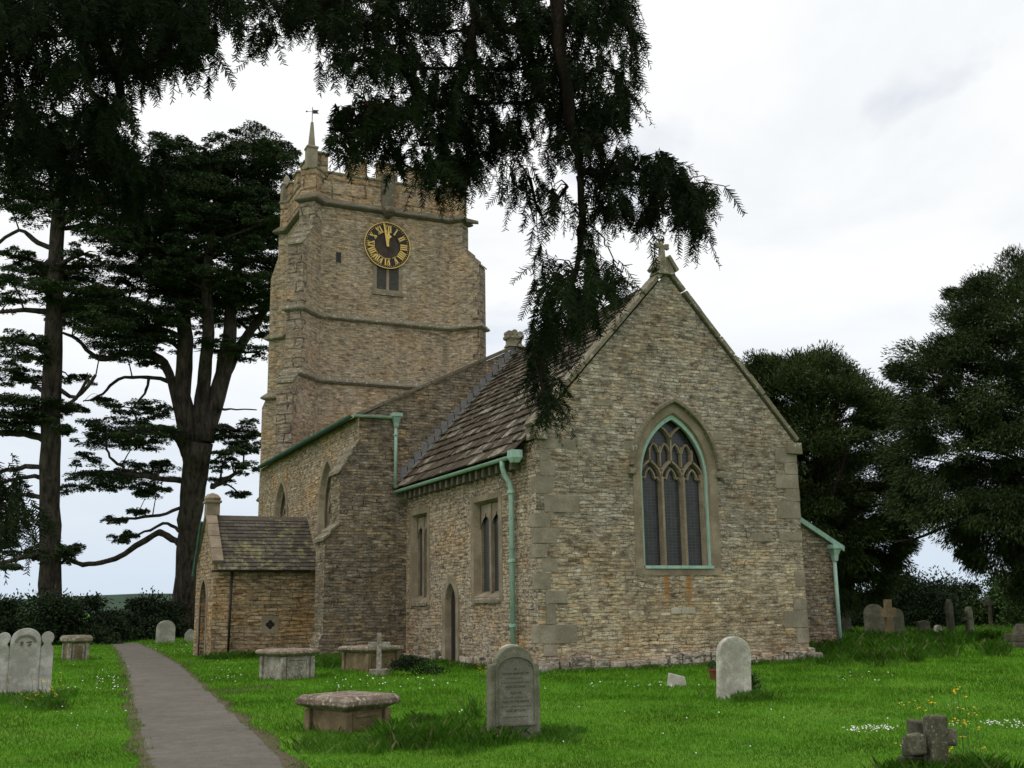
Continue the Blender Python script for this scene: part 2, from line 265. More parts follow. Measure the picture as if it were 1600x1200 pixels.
# ------------------------------------------------------------------ mesh helpers
class MB:
    def __init__(s): s.v = []; s.f = []; s.mi = []; s.cur = 0
    def quad(s, *p):
        i = len(s.v); s.v += [tuple(map(float, q)) for q in p]; s.f.append(tuple(range(i, i+len(p)))); s.mi.append(s.cur)
    def poly(s, verts, faces):
        i = len(s.v); s.v += [tuple(map(float, q)) for q in verts]
        for f in faces: s.f.append(tuple(i+k for k in f)); s.mi.append(s.cur)
    def box(s, x0, x1, y0, y1, z0, z1, j=0.):
        r = lambda: random.uniform(-j, j) if j else 0.
        v = [(x+r(), y+r(), z+r()) for z in (z0, z1) for (x, y) in ((x0, y0), (x1, y0), (x1, y1), (x0, y1))]
        s.poly(v, [(3, 2, 1, 0), (4, 5, 6, 7), (0, 1, 5, 4), (1, 2, 6, 5), (2, 3, 7, 6), (3, 0, 4, 7)])
    def hexa(s, v): s.poly(v, [(3, 2, 1, 0), (4, 5, 6, 7), (0, 1, 5, 4), (1, 2, 6, 5), (2, 3, 7, 6), (3, 0, 4, 7)])
    def loft(s, rings, cap=True, closed=True):
        n = len(rings[0]); i = len(s.v)
        for r in rings: s.v += [tuple(map(float, q)) for q in r]
        for a in range(len(rings)-1):
            for k in range(n if closed else n-1):
                k2 = (k+1) % n; s.f.append((i+a*n+k, i+a*n+k2, i+(a+1)*n+k2, i+(a+1)*n+k)); s.mi.append(s.cur)
        if cap:
            s.f.append(tuple(i+k for k in reversed(range(n)))); s.mi.append(s.cur)
            s.f.append(tuple(i+(len(rings)-1)*n+k for k in range(n))); s.mi.append(s.cur)
    def prism(s, poly, fn, d0, d1):                  # poly in 2D, fn(u, v, d) -> 3D
        s.loft([[fn(u, v, d0) for u, v in poly], [fn(u, v, d1) for u, v in poly]])
    def tube(s, pts, r, n=8, cap=True):
        pts = [np.array(p, float) for p in pts]; rs = r if hasattr(r, '__len__') else [r]*len(pts); rings = []; ref = None
        for i, p in enumerate(pts):
            t = pts[min(i+1, len(pts)-1)]-pts[max(i-1, 0)]; t = t/(np.linalg.norm(t)+1e-9)
            if ref is None: ref = np.array([0, 0, 1.]) if abs(t[2]) < .9 else np.array([1., 0, 0])
            a = np.cross(t, ref); a /= np.linalg.norm(a)+1e-9; b = np.cross(a, t); ref = b
            rings.append([p+rs[i]*(math.cos(2*PI*k/n)*a+math.sin(2*PI*k/n)*b) for k in range(n)])
        s.loft(rings, cap)
    def lathe(s, prof, c=(0, 0, 0), n=12): s.loft([[(c[0]+r*math.cos(2*PI*k/n), c[1]+r*math.sin(2*PI*k/n), c[2]+z) for k in range(n)] for r, z in prof])
    def build(s, name, mat, parent=None, org=(0, 0, 0), label=None, smooth=False, bevel=0., kind=None):
        me = bpy.data.meshes.new(name); V = np.array(s.v)-np.array(org, float); me.from_pydata(V.tolist(), [], s.f)
        for mm in (mat if isinstance(mat, list) else [mat]): me.materials.append(MT[mm] if isinstance(mm, str) else mm)
        me.polygons.foreach_set('material_index', s.mi)
        uvl = me.uv_layers.new(name='UVMap'); uv = np.zeros((len(me.loops), 2)); W3 = np.array(s.v)
        for p in me.polygons:
            n = p.normal
            if abs(n.z) > .97: t = Vector((1, 0, 0))
            else: t = Vector((-n.y, n.x, 0)).normalized()
            b = n.cross(t); t = np.array(t); b = np.array(b)
            for li in p.loop_indices:
                q = W3[me.loops[li].vertex_index]; uv[li] = (q@t, q@b)
        uvl.data.foreach_set('uv', uv.ravel())
        if smooth: me.polygons.foreach_set('use_smooth', [True]*len(me.polygons))
        me.validate(); me.update()
        o = bpy.data.objects.new(name, me); COL.objects.link(o)
        if parent: o.parent = parent
        if label: o['label'] = label
        if kind: o['kind'] = kind
        if bevel:
            md = o.modifiers.new('bevel', 'BEVEL'); md.width = bevel; md.segments = 2; md.limit_method = 'ANGLE'
        return o
def thing(name, label, cat, loc=(0, 0, 0), rz=0., group=None):
    o = bpy.data.objects.new(name, None); COL.objects.link(o); o.empty_display_size = .2
    o.location = tuple(map(float, loc)); o.rotation_euler = (0, 0, rz); o['label'] = label; o['category'] = cat
    if group: o['group'] = group
    return o
def tag(o, label, cat, group=None, kind=None):
    o['label'] = label; o['category'] = cat
    if group: o['group'] = group
    if kind: o['kind'] = kind
    return o
def raw(name, V, k, mat, parent=None, org=(0, 0, 0), label=None, kind=None):    # V (n*k,3): n separate k-gons
    V = (np.asarray(V, np.float32)-np.array(org, np.float32)).reshape(-1, 3); nf = len(V)//k
    me = bpy.data.meshes.new(name); me.vertices.add(len(V)); me.vertices.foreach_set('co', V.ravel()); me.loops.add(nf*k)
    me.loops.foreach_set('vertex_index', np.arange(nf*k, dtype=np.int32)); me.polygons.add(nf)
    me.polygons.foreach_set('loop_start', np.arange(0, nf*k, k, dtype=np.int32)); me.polygons.foreach_set('loop_total', np.full(nf, k, np.int32))
    me.materials.append(MT[mat]); me.update(calc_edges=True)
    o = bpy.data.objects.new(name, me); COL.objects.link(o)
    if parent: o.parent = parent
    if label: o['label'] = label
    if kind: o['kind'] = kind
    return o
def unit(a): return a/(np.linalg.norm(a, axis=-1, keepdims=True)+1e-9)
def rdir(n): return unit(RNG.normal(size=(n, 3)))
def diamonds(C, A, B): return np.stack([C-A, C+B, C+A, C-B], 1).reshape(-1, 3)
def arch(a, rise, n=14):                             # pointed arch curve from (-a,0) over (0,rise) to (a,0)
    c = (rise*rise-a*a)/(2*a); R = a+c; t1 = math.atan2(rise, c); pts = []
    for k in range(n+1): t = t1*k/n; pts.append((c-R*math.cos(t), R*math.sin(t)))
    return pts + [(-x, z) for x, z in reversed(pts[:-1])]
def arch_rise(a, rise, d):
    c = (rise*rise-a*a)/(2*a); return math.sqrt((a+c+d)**2-c*c)
def arched(u0, z0, zs, a, rise, n=14):               # full opening outline, counter-clockwise from bottom left .. bottom right
    return [(u0+a, z0)] + [(u0-x, zs+z) for x, z in arch(a, rise, n)] + [(u0-a, z0)]
def wall(mb, fn, outline, holes, depth):             # fn(u, v, d)
    loops = [outline]+holes; pts = [p for l in loops for p in l]
    tris = tessellate_polygon([[Vector((u, v, 0)) for u, v in l] for l in loops])
    V = [fn(u, v, 0) for u, v in pts]
    ref = Vector(fn(0, 0, -1))-Vector(fn(0, 0, 0)); F = []
    for t in tris:
        n = (Vector(V[t[1]])-Vector(V[t[0]])).cross(Vector(V[t[2]])-Vector(V[t[0]])); F.append(t if n.dot(ref) > 0 else t[::-1])
    mb.poly(V, F)
    for h in holes: mb.loft([[fn(u, v, 0) for u, v in h], [fn(u, v, depth) for u, v in h]], cap=False)
def ring(mb, fn, inner, outer, d0, d1):              # band between two outlines of equal length, front at d0, back at d1; closed loops
    n = len(inner)
    for k in range(n-1):
        a, b, c, d = inner[k], inner[k+1], outer[k+1], outer[k]
        mb.hexa([fn(*a, d1), fn(*b, d1), fn(*c, d1), fn(*d, d1), fn(*a, d0), fn(*b, d0), fn(*c, d0), fn(*d, d0)])

# ================================================================== GROUND
mb = MB(); R_ = 2600
def pathL(y): return np.interp(y, [-30, -12.06, -6.92, -1.5, 8.56, 20.37, 32.4], [-11.9, -10.75, -9.04, -8.56, -7.61, -6.63, -5.83]) if False else np.interp(y, [-30, -10.5, -6.92, -1.5, 8.56, 20.37, 32.4], [-10.9, -9.36, -9.04, -8.56, -7.61, -6.63, -5.83])
def pathR(y): return np.interp(y, [-30, -11.21, -7.75, -2.42, 9.19, 19.14, 30, 32.4], [-9.0, -8.17, -7.75, -7.25, -6.09, -5.36, -4.7, -4.6])
g = bpy.data.meshes.new('lawn')
xs = np.r_[-R_, -600, -150, np.linspace(-60, 70, 131), 150, 600, R_]; ys = np.r_[-R_, -600, -150, np.linspace(-40, 100, 141), 160, 600, R_]
GX, GY = np.meshgrid(xs, ys)
def gz(x, y): return 0.035*np.sin(x*.9+1.3)*np.cos(y*.7)*np.clip((np.abs(x)+np.abs(y))/10, 0, 1)*0 - .0 + 0.0*x
GZ = gz(GX, GY); V = np.stack([GX, GY, GZ], -1).reshape(-1, 3); nx = len(xs); Fs = [(j*nx+i, j*nx+i+1, (j+1)*nx+i+1, (j+1)*nx+i) for j in range(len(ys)-1) for i in range(nx-1)]
g.from_pydata(V.tolist(), [], Fs); g.materials.append(MT['lawn']); go = bpy.data.objects.new('ground', g); COL.objects.link(go); go['kind'] = 'structure'; go['label'] = 'mown churchyard lawn around the church'
mb = MB(); yy = np.linspace(-30, 32.4, 90)
jl = RNG.normal(0, .025, 90); jr = RNG.normal(0, .025, 90)
for i in range(89):
    mb.quad((pathL(yy[i])+jl[i], yy[i], .008), (pathR(yy[i])+jr[i], yy[i], .008), (pathR(yy[i+1])+jr[i+1], yy[i+1], .008), (pathL(yy[i+1])+jl[i+1], yy[i+1], .008))
o = mb.build('path', 'tarmac'); o['kind'] = 'structure'; o['label'] = 'grey tarmac path leading past the porch towards the cedars'
mb = MB()
for i in range(89):
    a0, a1 = .10+.07*math.sin(i*1.7)+.04*random.random(), .10+.07*math.sin((i+1)*1.7)
    for P, sg, J in ((pathL, -1, jl), (pathR, 1, jr)):
        mb.quad((P(yy[i])+J[i]-sg*.05, yy[i], .012), (P(yy[i])+J[i]+sg*a0, yy[i], .004), (P(yy[i+1])+J[i+1]+sg*a1, yy[i+1], .004), (P(yy[i+1])+J[i+1]-sg*.05, yy[i+1], .012))
o = mb.build('path_edge', 'earth'); o['kind'] = 'structure'; o['label'] = 'worn brown earth edges of the path'
mb = MB(); sp = [gr(322, 1078), gr(425, 1071), gr(420, 1077), gr(345, 1086)]
mb.quad(*[(p[0], p[1], .006) for p in sp]); sp = [gr(262, 1036), gr(300, 1032), gr(306, 1036), gr(282, 1042)]; mb.quad(*[(p[0], p[1], .006) for p in sp])
o = mb.build('side_path', 'earth'); o['kind'] = 'structure'; o['label'] = 'narrow worn side path off the tarmac path'
# far hills
mb = MB(); ring0, ring1, ring2 = [], [], []
for k in range(121):
    a = 2*PI*k/120; h = 9+5*math.sin(a*5+1)+3*math.sin(a*13)+random.uniform(-.8, .8)
    ring0.append((1000*math.sin(a), 1000*math.cos(a), -1)); ring1.append((1040*math.sin(a), 1040*math.cos(a), h)); ring2.append((1500*math.sin(a), 1500*math.cos(a), h*1.2))
mb.loft([ring0, ring1, ring2], cap=False, closed=False); o = mb.build('hills', 'hill'); o['kind'] = 'structure'; o['label'] = 'low wooded hills on the horizon'

# ================================================================== CHURCH
church = thing('church', 'old brown stone parish church with square clock tower, steep chancel gable and small porch', 'church', (0, 0, 0))
W, L = 7.42, 8.52; XN, TE = -1.48, 21.63
fE = lambda u, v, d: (u, d, v)            # east facing, depth goes +y
fS = lambda u, v, d: (d, u, v)            # south facing, depth goes +x
def fEo(y0): return lambda u, v, d: (u, y0+d, v)
def fSo(x0): return lambda u, v, d: (x0+d, u, v)

# ---- chancel walls
EA, ER, EZ, ES = .975, 1.50, 2.25, 4.46; EU = 3.735
ew = arched(EU, EZ, ES, EA, ER); mb = MB()
wall(mb, fE, [(0, -.3), (W, -.3), (W, 5.38), (W/2, 9.47), (0, 5.38)], [ew], .30)
chE = mb.build('chancel_east_wall', 'east', church)
mb = MB(); w1 = [(6.82, 1.62), (6.82, 4.04), (8.06, 4.04), (8.06, 1.62)]; w2 = [(2.02, 1.66), (2.02, 4.0), (3.52, 4.0), (3.52, 1.66)]
dr = arched(5.06, .02, 1.55, .36, .50, 8)
wall(mb, fS, [(0, -.3), (0, 5.1), (L, 5.1), (L, -.3)], [w1, w2, dr], .32)
chS = mb.build('chancel_south_wall', 'south', church)
mb = MB(); mb.quad((W, 0, -.3), (W, L, -.3), (W, L, 5.1), (W, 0, 5.1)); mb.build('chancel_north_wall', 'south', church)
# quoins: long and short dressed stones at both corners of the gable
mb = MB(); z = .35; k = 0
while z < 5.1:
    h = random.uniform(.24, .46); l = random.choice([.95, .5, .72, 1.1]) if k % 2 else random.uniform(.22, .5); l2 = random.uniform(.22, .38); o_ = random.choice([-.012, .0, .12, .2])
    if random.random() < .72: mb.box(o_-.004, max(l, o_+.25), -.010, l2, z, z+h-.02, .012); z += h; k += 1
mb.build('quoins', 'quoin', church, bevel=.006); mb = MB()
z = .45; k = 0
while z < 5.2:
    h = random.uniform(.24, .44); l = random.uniform(.6, 1.05) if k % 2 else random.uniform(.22, .4)
    if random.random() < .7: mb.box(W-l, W+.012, -.014, .3, z, z+h-.014, .006)
    z += h; k += 1
mb.build('quoins', 'quoin', church, bevel=.006)
mb = MB()     # rough plinth of limey footing stones
x = -.12
while x < W+.1:
    l = random.uniform(.22, .55); mb.box(x, min(x+l-.02, W+.14), -random.uniform(.07, .16), .05, -.2, random.uniform(.16, .36), .025); x += l
mb.build('plinth', 'plinth', church, bevel=.03); mb = MB(); y = .1
while y < 8.3:
    l = random.uniform(.25, .6)
    if not (4.4 < y+l/2 < 5.6): mb.box(-random.uniform(.06, .13), .04, y, y+l-.02, -.2, random.uniform(.12, .30), .02)
    y += l
mb.build('plinth', 'plinth', church, bevel=.03); mb = MB(); mb.box(-.22, .22, -.24, .12, -.2, .20, .05); mb.build('footing_stone', 'white', church, bevel=.05); mb = MB(); mb.box(W-.1, W+.22, -.24, .3, -.2, .25, .05)
mb.build('footing_stone', 'white', church, bevel=.05); mb = MB(); mb.box(-.20, .0, 5.75, 6.15, -.2, .36, .05)
mb.build('footing_stone', 'white', church, bevel=.06)
# odd dressed blocks let into the east wall
mb = MB()
for (a, b, c, d) in ((3.45, 3.72, 1.2, 1.34), (3.73, 4.12, 1.2, 1.34), (2.35, 2.75, 5.0, 5.2), (5.4, 5.62, 6.9, 7.15), (4.9, 5.2, 5.35, 5.55), (1.6, 2.05, 6.0, 6.15), (5.9, 6.5, 2.9, 3.1), (3.2, 3.5, 7.9, 8.05)):
    mb = MB(); mb.box(a, b, -.012, .1, c, d, .004); mb.build('patch_stone', 'pale_stone' if d == 1.34 else 'quoin', church, bevel=.01)
# gable coping
mb = MB(); sl = (9.5-5.42)/(W/2); ln = math.hypot(W/2, 9.5-5.42)
for sg in (1, -1):
    t = 0.; ux, uz = (W/2)/ln, (9.5-5.42)/ln
    while t < ln-.05:
        e = min(t+random.uniform(.55, .9), ln); th = random.uniform(.10, .14); dj = random.uniform(-.012, .012)
        p = []
        for (q, off) in ((t+.008, .0), (e-.008, 0.), (e-.008, th), (t+.008, th)):
            x = -.03+q*ux-off*uz+dj; zz_ = 5.42+q*uz+off*ux+dj
            p.append((x if sg > 0 else W-x, zz_))
        if sg < 0: p = p[::-1]
        mb.prism(p, fE, .36, -.07+random.uniform(-.02, .01)); t = e
for x0, x1 in ((-.05, .3), (W-.3, W+.14)): mb.box(x0, x1, -.09, .4, 5.12, 5.40, .01)
mb.build('gable_coping', 'cop', church, bevel=.018)
# gable cross
mb = MB(); cx = 3.67
mb.hexa([(cx-.25, -.13, 9.42), (cx+.25, -.13, 9.42), (cx+.25, .30, 9.42), (cx-.25, .30, 9.42), (cx-.13, -.08, 9.84), (cx+.13, -.08, 9.84), (cx+.13, .22, 9.84), (cx-.13, .22, 9.84)])
for sg in (-1, 1): mb.prism([(cx+sg*.04, 9.86), (cx+sg*.10, 9.92), (cx+sg*.35, 9.56), (cx+sg*.28, 9.50)], fE, .24, -.16)
mb.loft([[(cx-r, .07-r, z), (cx+r, .07-r, z), (cx+r, .07+r, z), (cx-r, .07+r, z)] for r, z in ((.10, 9.84), (.065, 9.92), (.06, 10.12))])
def lobe(u, v, r): return [(u+r*math.cos(2*PI*k/10), v+r*math.sin(2*PI*k/10)) for k in range(10)]
for u, v, r in ((cx, 10.17, .075), (cx-.115, 10.19, .068), (cx+.115, 10.19, .068), (cx, 10.30, .072), (cx-.17, 10.225, .04), (cx+.17, 10.225, .04), (cx-.17, 10.15, .04), (cx+.17, 10.15, .04), (cx-.045, 10.355, .035), (cx+.045, 10.355, .035)):
    q = r*.17; mb.prism(lobe(u, v, r), fE, .12-q, .02+q)
mb.build('gable_cross', 'cop', church, bevel=.006)

# ---- chancel roof: real overlapping stone slates, courses diminishing to the ridge
RX0, RZ0 = -.36, 4.82; RX1, RZ1 = W/2, 9.34
rl = math.hypot(RX1-RX0, RZ1-RZ0); ux, uz = (RX1-RX0)/rl, (RZ1-RZ0)/rl; nxv, nzv = -uz, ux
mb = MB()
mb.quad((RX0, .33, RZ0-.02), (RX1, .33, RZ1-.02), (RX1, L-.01, RZ1-.02), (RX0, L-.01, RZ0-.02))
mb.quad((W-RX0, .33, RZ0-.02), (W-RX0, L-.01, RZ0-.02), (RX1, L-.01, RZ1-.02), (RX1, .33, RZ1-.02))
mb.build('roof_deck', 'wood', church)
mb = MB(); s_ = 0.; row = 0
while s_ < rl-.02:
    e = .40-.24*(s_/rl); y = .36-random.uniform(0, .25)
    while y < L-.02:
        wd = random.uniform(.22, .52)*(1-.35*s_/rl); y0, y1 = max(y, .34), min(y+wd-.012, L-.01); y += wd
        if y1-y0 < .04: continue
        th = random.uniform(.026, .05); lift = random.uniform(.0, .022); b0 = s_-random.uniform(0, .035); b1 = min(s_+e*1.5, rl)
        P = lambda s, n, y: (RX0+s*ux+n*nxv, y, RZ0+s*uz+n*nzv)
        lo = .055+lift
        mb.hexa([P(b0, lo, y0), P(b0, lo+random.uniform(-.012, .012), y1), P(b1, .0, y1), P(b1, .0, y0), P(b0, lo+th, y0), P(b0, lo+th+random.uniform(-.012, .012), y1), P(b1, .03, y1), P(b1, .03, y0)])
    s_ += e; row += 1
roofS = mb.build('roof_slates', 'slate', church)
mb = MB(); y = .34
while y < L-.05:
    l = random.uniform(.4, .55); y1 = min(y+l-.01, L-.01); mb.prism([(RX1-.2, RZ1-.14), (RX1, RZ1+.06), (RX1+.2, RZ1-.14), (RX1+.2, RZ1-.2), (RX1, RZ1-.02), (RX1-.2, RZ1-.2)], lambda u, v, d: (u, d, v), y, y1); y += l
mb.build('ridge_tiles', 'slate', church)
# stepped lead flashing against the nave
mb = MB(); s_ = .3
while s_ < rl-.1:
    P = lambda s, n, yy=L-.03: (RX0+s*ux+n*nxv, yy, RZ0+s*uz+n*nzv)
    a, b = P(s_, .05), P(s_+.33, .05)
    mb.poly([a, b, (b[0], b[1], b[2]+.20), (b[0]-.22, b[1], b[2]+.20), (a[0]-.02, a[1], a[2]+.14)], [(0, 1, 2, 3, 4)]); 
    mb.hexa([P(s_-.02, .07, L-.2), P(s_+.32, .07, L-.2), P(s_+.32, .07, L-.02), P(s_-.02, .07, L-.02), P(s_-.02, .085, L-.2), P(s_+.32, .085, L-.2), P(s_+.32, .085, L-.02), P(s_-.02, .085, L-.02)])
    s_ += .32
mb.build('flashing', 'lead', church)
# eaves: corbels, gutter, downpipe
mb = MB(); y = .75
while y < L-.2: mb.box(-.24, .02, y, y+.13, 4.52, 4.72, .01); y += .40
mb.box(-.10, .0, .45, L-.02, 4.70, 4.80)
mb.build('eaves_corbels', 'string', church)
def gutter(name, pts, r, parent=church, mat='green'):
    mb = MB(); n = 9
    pts = [np.array(p, float) for p in pts]; rings = []
    for i, p in enumerate(pts):
        t = pts[min(i+1, len(pts)-1)]-pts[max(i-1, 0)]; t[2] = 0; t /= np.linalg.norm(t); a = np.array([t[1], -t[0], 0])
        outr = [p+r*(math.cos(PI+PI*k/n)*a+np.array([0, 0, math.sin(PI+PI*k/n)])) for k in range(n+1)]
        inr = [p+(r-.012)*(math.cos(PI+PI*k/n)*a+np.array([0, 0, math.sin(PI+PI*k/n)])) for k in range(n+1)]
        rings.append(outr+inr[::-1])
    mb.loft(rings); return mb.build(name, mat, parent, smooth=False)
gutter('gutter', [(-.33, .40, 4.80), (-.33, L-.02, 4.80)], .075)
mb = MB(); mb.loft([[(-.46, .24, z), (-.2, .24, z), (-.2, .5, z), (-.46, .5, z)] if z > 4.72 else [(-.41, .30, z), (-.25, .30, z), (-.25, .44, z), (-.41, .44, z)] for z in (4.62, 4.73, 4.76, 4.90)])
mb.build('gutter_end', 'green', church)
dp = None
def pipe(pts, r, collars=(), name='drainpipe', mat='green', head=None):
    mb = MB(); mb.tube(pts, r, 10); p = mb.build(name, mat, church, smooth=True)
    for c in collars:
        mb = MB(); mb.lathe([(r*1.05, -.04), (r*1.5, -.03), (r*1.5, .03), (r*1.05, .04)], c, 10); mb.build('collar', mat, p)
    if head:
        x, y, z, s = head; mb = MB(); mb.loft([[(x-a, y-a, z+h), (x+a, y-a, z+h), (x+a, y+a, z+h), (x-a, y+a, z+h)] for a, h in ((r*1.1, -.3*s), (.07*s, -.16*s), (.12*s, -.02*s), (.15*s, .0), (.15*s, .1*s))]); mb.build('hopper_head', mat, p)
    return p
pipe([(-.33, 1.05, 4.74), (-.33, 1.05, 4.60), (-.29, 1.05, 4.45), (-.16, 1.03, 4.24), (-.13, 1.02, 4.08), (-.13, 1.02, -.05)], .062, [(-.13, 1.02, 4.02), (-.13, 1.02, 2.45), (-.13, 1.02, 1.0)])

# ---- windows of the chancel
def offs(u0, z0, zs, a, rise, d): return [(u, v) for u, v in arched(u0, z0-d*.0, zs, a+d, arch_rise(a, rise, d))]
mb = MB(); inn = arched(EU, EZ, ES, EA, ER); o1 = offs(EU, EZ, ES, EA, ER, .22)
mb.cur = 0
ring(mb, fE, inn, o1, -.012, .05)
i2 = [(EU+(u-EU)*.93, EZ+(v-EZ)*.965) for u, v in inn]
mb.loft([[fE(u, v, -.012) for u, v in inn], [fE(u, v, .20) for u, v in i2]], cap=False)
mb.box(EU-EA-.22, EU+EA+.22, -.012, .1, EZ-.16, EZ); 
ewin = mb.build('window', 'ashlar', church, label='tall pointed east window with three lights, green frame and flowing tracery')
mb = MB(); h0 = offs(EU, ES-.02, ES, EA, ER, .225)[2:-2]; h1 = offs(EU, ES-.02, ES, EA, ER, .315)[2:-2]
ring(mb, fE, h0, h1, -.13, .02)
for sg in (-1, 1): mb.box(EU+sg*(EA+.27)-.09, EU+sg*(EA+.27)+.09, -.15, .02, ES-.06, ES+.10, .02)
mb.build('hood_mould', 'cop', ewin, bevel=.015)
mb = MB(); ga = [(EU+(u-EU)*.98, EZ+.01+(v-EZ)*.985) for u, v in inn]; gb = [(EU+(u-EU)*.925, EZ+.01+(v-EZ)*.955) for u, v in inn]
ring(mb, fE, gb, ga, .06, .12); mb.box(EU-EA*.98, EU+EA*.98, -.05, .12, EZ-.01, EZ+.06)
mb.build('frame', 'green', ewin)
mb = MB(); bar = lambda p, wd=.038, d0=.14, d1=.26: [mb.hexa([fE(a[0]-n[0], a[1]-n[1], d1), fE(b[0]-n[0], b[1]-n[1], d1), fE(b[0]+n[0], b[1]+n[1], d1), fE(a[0]+n[0], a[1]+n[1], d1), fE(a[0]-n[0]*.55, a[1]-n[1]*.55, d0), fE(b[0]-n[0]*.55, b[1]-n[1]*.55, d0), fE(b[0]+n[0]*.55, b[1]+n[1]*.55, d0), fE(a[0]+n[0]*.55, a[1]+n[1]*.55, d0)]) for a, b in zip(p, p[1:]) for n in [(-(b[1]-a[1])/max(1e-6, math.hypot(b[0]-a[0], b[1]-a[1]))*wd, (b[0]-a[0])/max(1e-6, math.hypot(b[0]-a[0], b[1]-a[1]))*wd)]]
LW = 2*EA*.93/3; XL = EU-EA*.93
def curve(p0, p1, p2, n=6): return [((1-t)**2*p0[0]+2*t*(1-t)*p1[0]+t*t*p2[0], (1-t)**2*p0[1]+2*t*(1-t)*p1[1]+t*t*p2[1]) for t in [k/n for k in range(n+1)]]
for k in (1, 2): bar([(XL+k*LW, EZ), (XL+k*LW, 4.42)], .052, .10, .27)
for k in range(3):
    x0, x1 = XL+k*LW, XL+(k+1)*LW; xm = (x0+x1)/2
    bar(curve((x0, 4.38), (x0+.01, 4.62), (xm, 4.80)), .038); bar(curve((x1, 4.38), (x1-.01, 4.62), (xm, 4.80)), .038)
    for sg, xx in ((1, x0), (-1, x1)):                # cusped light heads
        bar(curve((xx+sg*.04, 4.30), (xx+sg*.10, 4.46), (xx+sg*.17, 4.36), 4), .028, .17, .25); bar(curve((xx+sg*.17, 4.38), (xx+sg*.16, 4.50), (xm, 4.62), 4), .028, .17, .25)
top = {0: 5.08, 1: 5.35, 2: 5.08}
for k in range(3): xm = XL+(k+.5)*LW; bar([(xm, 4.78), (xm, top[k])], .036)
for k in (1, 2):
    x = XL+k*LW; bar([(x, 4.66), (x, 5.15)], .03, .16, .25); bar(curve((x-.16, 4.66), (x, 4.55), (x+.16, 4.66), 4), .03, .16, .25)
    for q in (-1, 1):
        c = x+q*.16; bar(curve((c-.13, 5.0), (c-.10, 5.16), (c, 5.22), 4), .028, .17, .25); bar(curve((c+.13, 5.0), (c+.10, 5.16), (c, 5.22), 4), .028, .17, .25)
bar(curve((EU, 5.33), (EU+.02, 5.5), (EU+.32, 5.66)), .036); bar(curve((EU, 5.33), (EU-.02, 5.5), (EU-.32, 5.66)), .036)
for sg in (-1, 1): bar([(EU+sg*EA*.91, EZ), (EU+sg*EA*.91, 4.5)], .06, .12, .26)
mb.build('tracery', 'ashlar', ewin)
mb = MB(); mb.poly([fE(u, v, .262) for u, v in i2], [tuple(range(len(i2)))]); mb.build('pane', 'glass', ewin)


def square_window(y0, y1, z0, z1, lab):
    mb = MB(); s = .20
    out_ = [(y1+s, z0-.12), (y1+s, z1+s*.7), (y0-s, z1+s*.7), (y0-s, z0-.12), (y1+s, z0-.12)]; inn_ = [(y1, z0), (y1, z1), (y0, z1), (y0, z0), (y1, z0)]
    ring(mb, fS, inn_, out_, -.012, .05)
    a = [(y1, z0), (y1, z1), (y0, z1), (y0, z0)]; b = [(y1-.10, z0+.12), (y1-.10, z1-.08), (y0+.10, z1-.08), (y0+.10, z0+.12)]
    mb.loft([[fS(*p, -.012) for p in a], [fS(*p, .20) for p in b]], cap=False)
    wo = mb.build('window', 'ashlar', church, label=lab)
    ya, yb, za, zb = y0+.10, y1-.10, z0+.12, z1-.08; ym = (ya+yb)/2; hw = (yb-ya)/2
    mb = MB(); mb.box(.11, .24, ym-.055, ym+.055, za, zb)
    zs = zb-.60
    for c in ((ya+ym)/2, (ym+yb)/2):                 # ogee light heads cut from a slab
        h = hw/2-.05; og = [(c-h, zs)]+curve((c-h, zs), (c-h, zs+.22), (c-.04, zs+.30), 5)[1:]+[(c, zs+.42)]+curve((c+.04, zs+.30), (c+h, zs+.22), (c+h, zs), 5)
        outl = [(c-hw/2, zs), (c-hw/2, zb), (c+hw/2, zb), (c+hw/2, zs)]
        wall(mb, lambda u, v, d: fS(u, v, d+.14), og[::-1]+[(c-hw/2, zs), (c-hw/2, zb), (c+hw/2, zb), (c+hw/2, zs)], [], .1)
    mb.box(.14, .26, ya, ya+.05, za, zb); mb.box(.14, .26, yb-.05, yb, za, zb)
    mb.build('tracery', 'ashlar', wo)
    mb = MB(); mb.quad((.205, ya, za), (.205, ya, zb), (.205, yb, zb), (.205, yb, za)); mb.build('pane', 'glass', wo)
    mb = MB(); mb.hexa([(-.06, y0-.05, z0-.14), (-.06, y1+.05, z0-.14), (.2, y1+.05, z0-.14), (.2, y0-.05, z0-.14), (-.06, y0-.05, z0-.06), (-.06, y1+.05, z0-.06), (.2, y1+.0, z0+.13), (.2, y0-.0, z0+.13)]); mb.build('sill', 'cop', wo)
square_window(6.82, 8.06, 1.62, 4.04, 'square headed two light window next to the nave wall'); square_window(2.02, 3.52, 1.66, 4.0, 'square headed two light window near the chancel corner pipe')
mb = MB(); o1 = arched(5.06, .02, 1.55, .36+.20, arch_rise(.36, .50, .20), 8); ring(mb, fS, dr, o1, -.03, .04)
mb.loft([[fS(u, v, -.03) for u, v in dr], [fS(5.06+(u-5.06)*.86, .02+(v-.02)*.97, .13) for u, v in dr]], cap=False); mb.box(-.12, .3, 4.62, 5.5, -.2, .03)
door = mb.build('door', 'ashlar', church, label='small pointed priests doorway in the chancel side')
mb = MB(); di = [(5.06+(u-5.06)*.87, .02+(v-.02)*.975) for u, v in dr]; mb.poly([fS(u, v, .13) for u, v in di], [tuple(range(len(di)))]); 
for k in range(5): yv = 5.06-.3+.12*k; mb.box(.115, .13, yv-.05, yv+.05, .03, 1.75)
mb.build('door_leaf', 'wood', door)

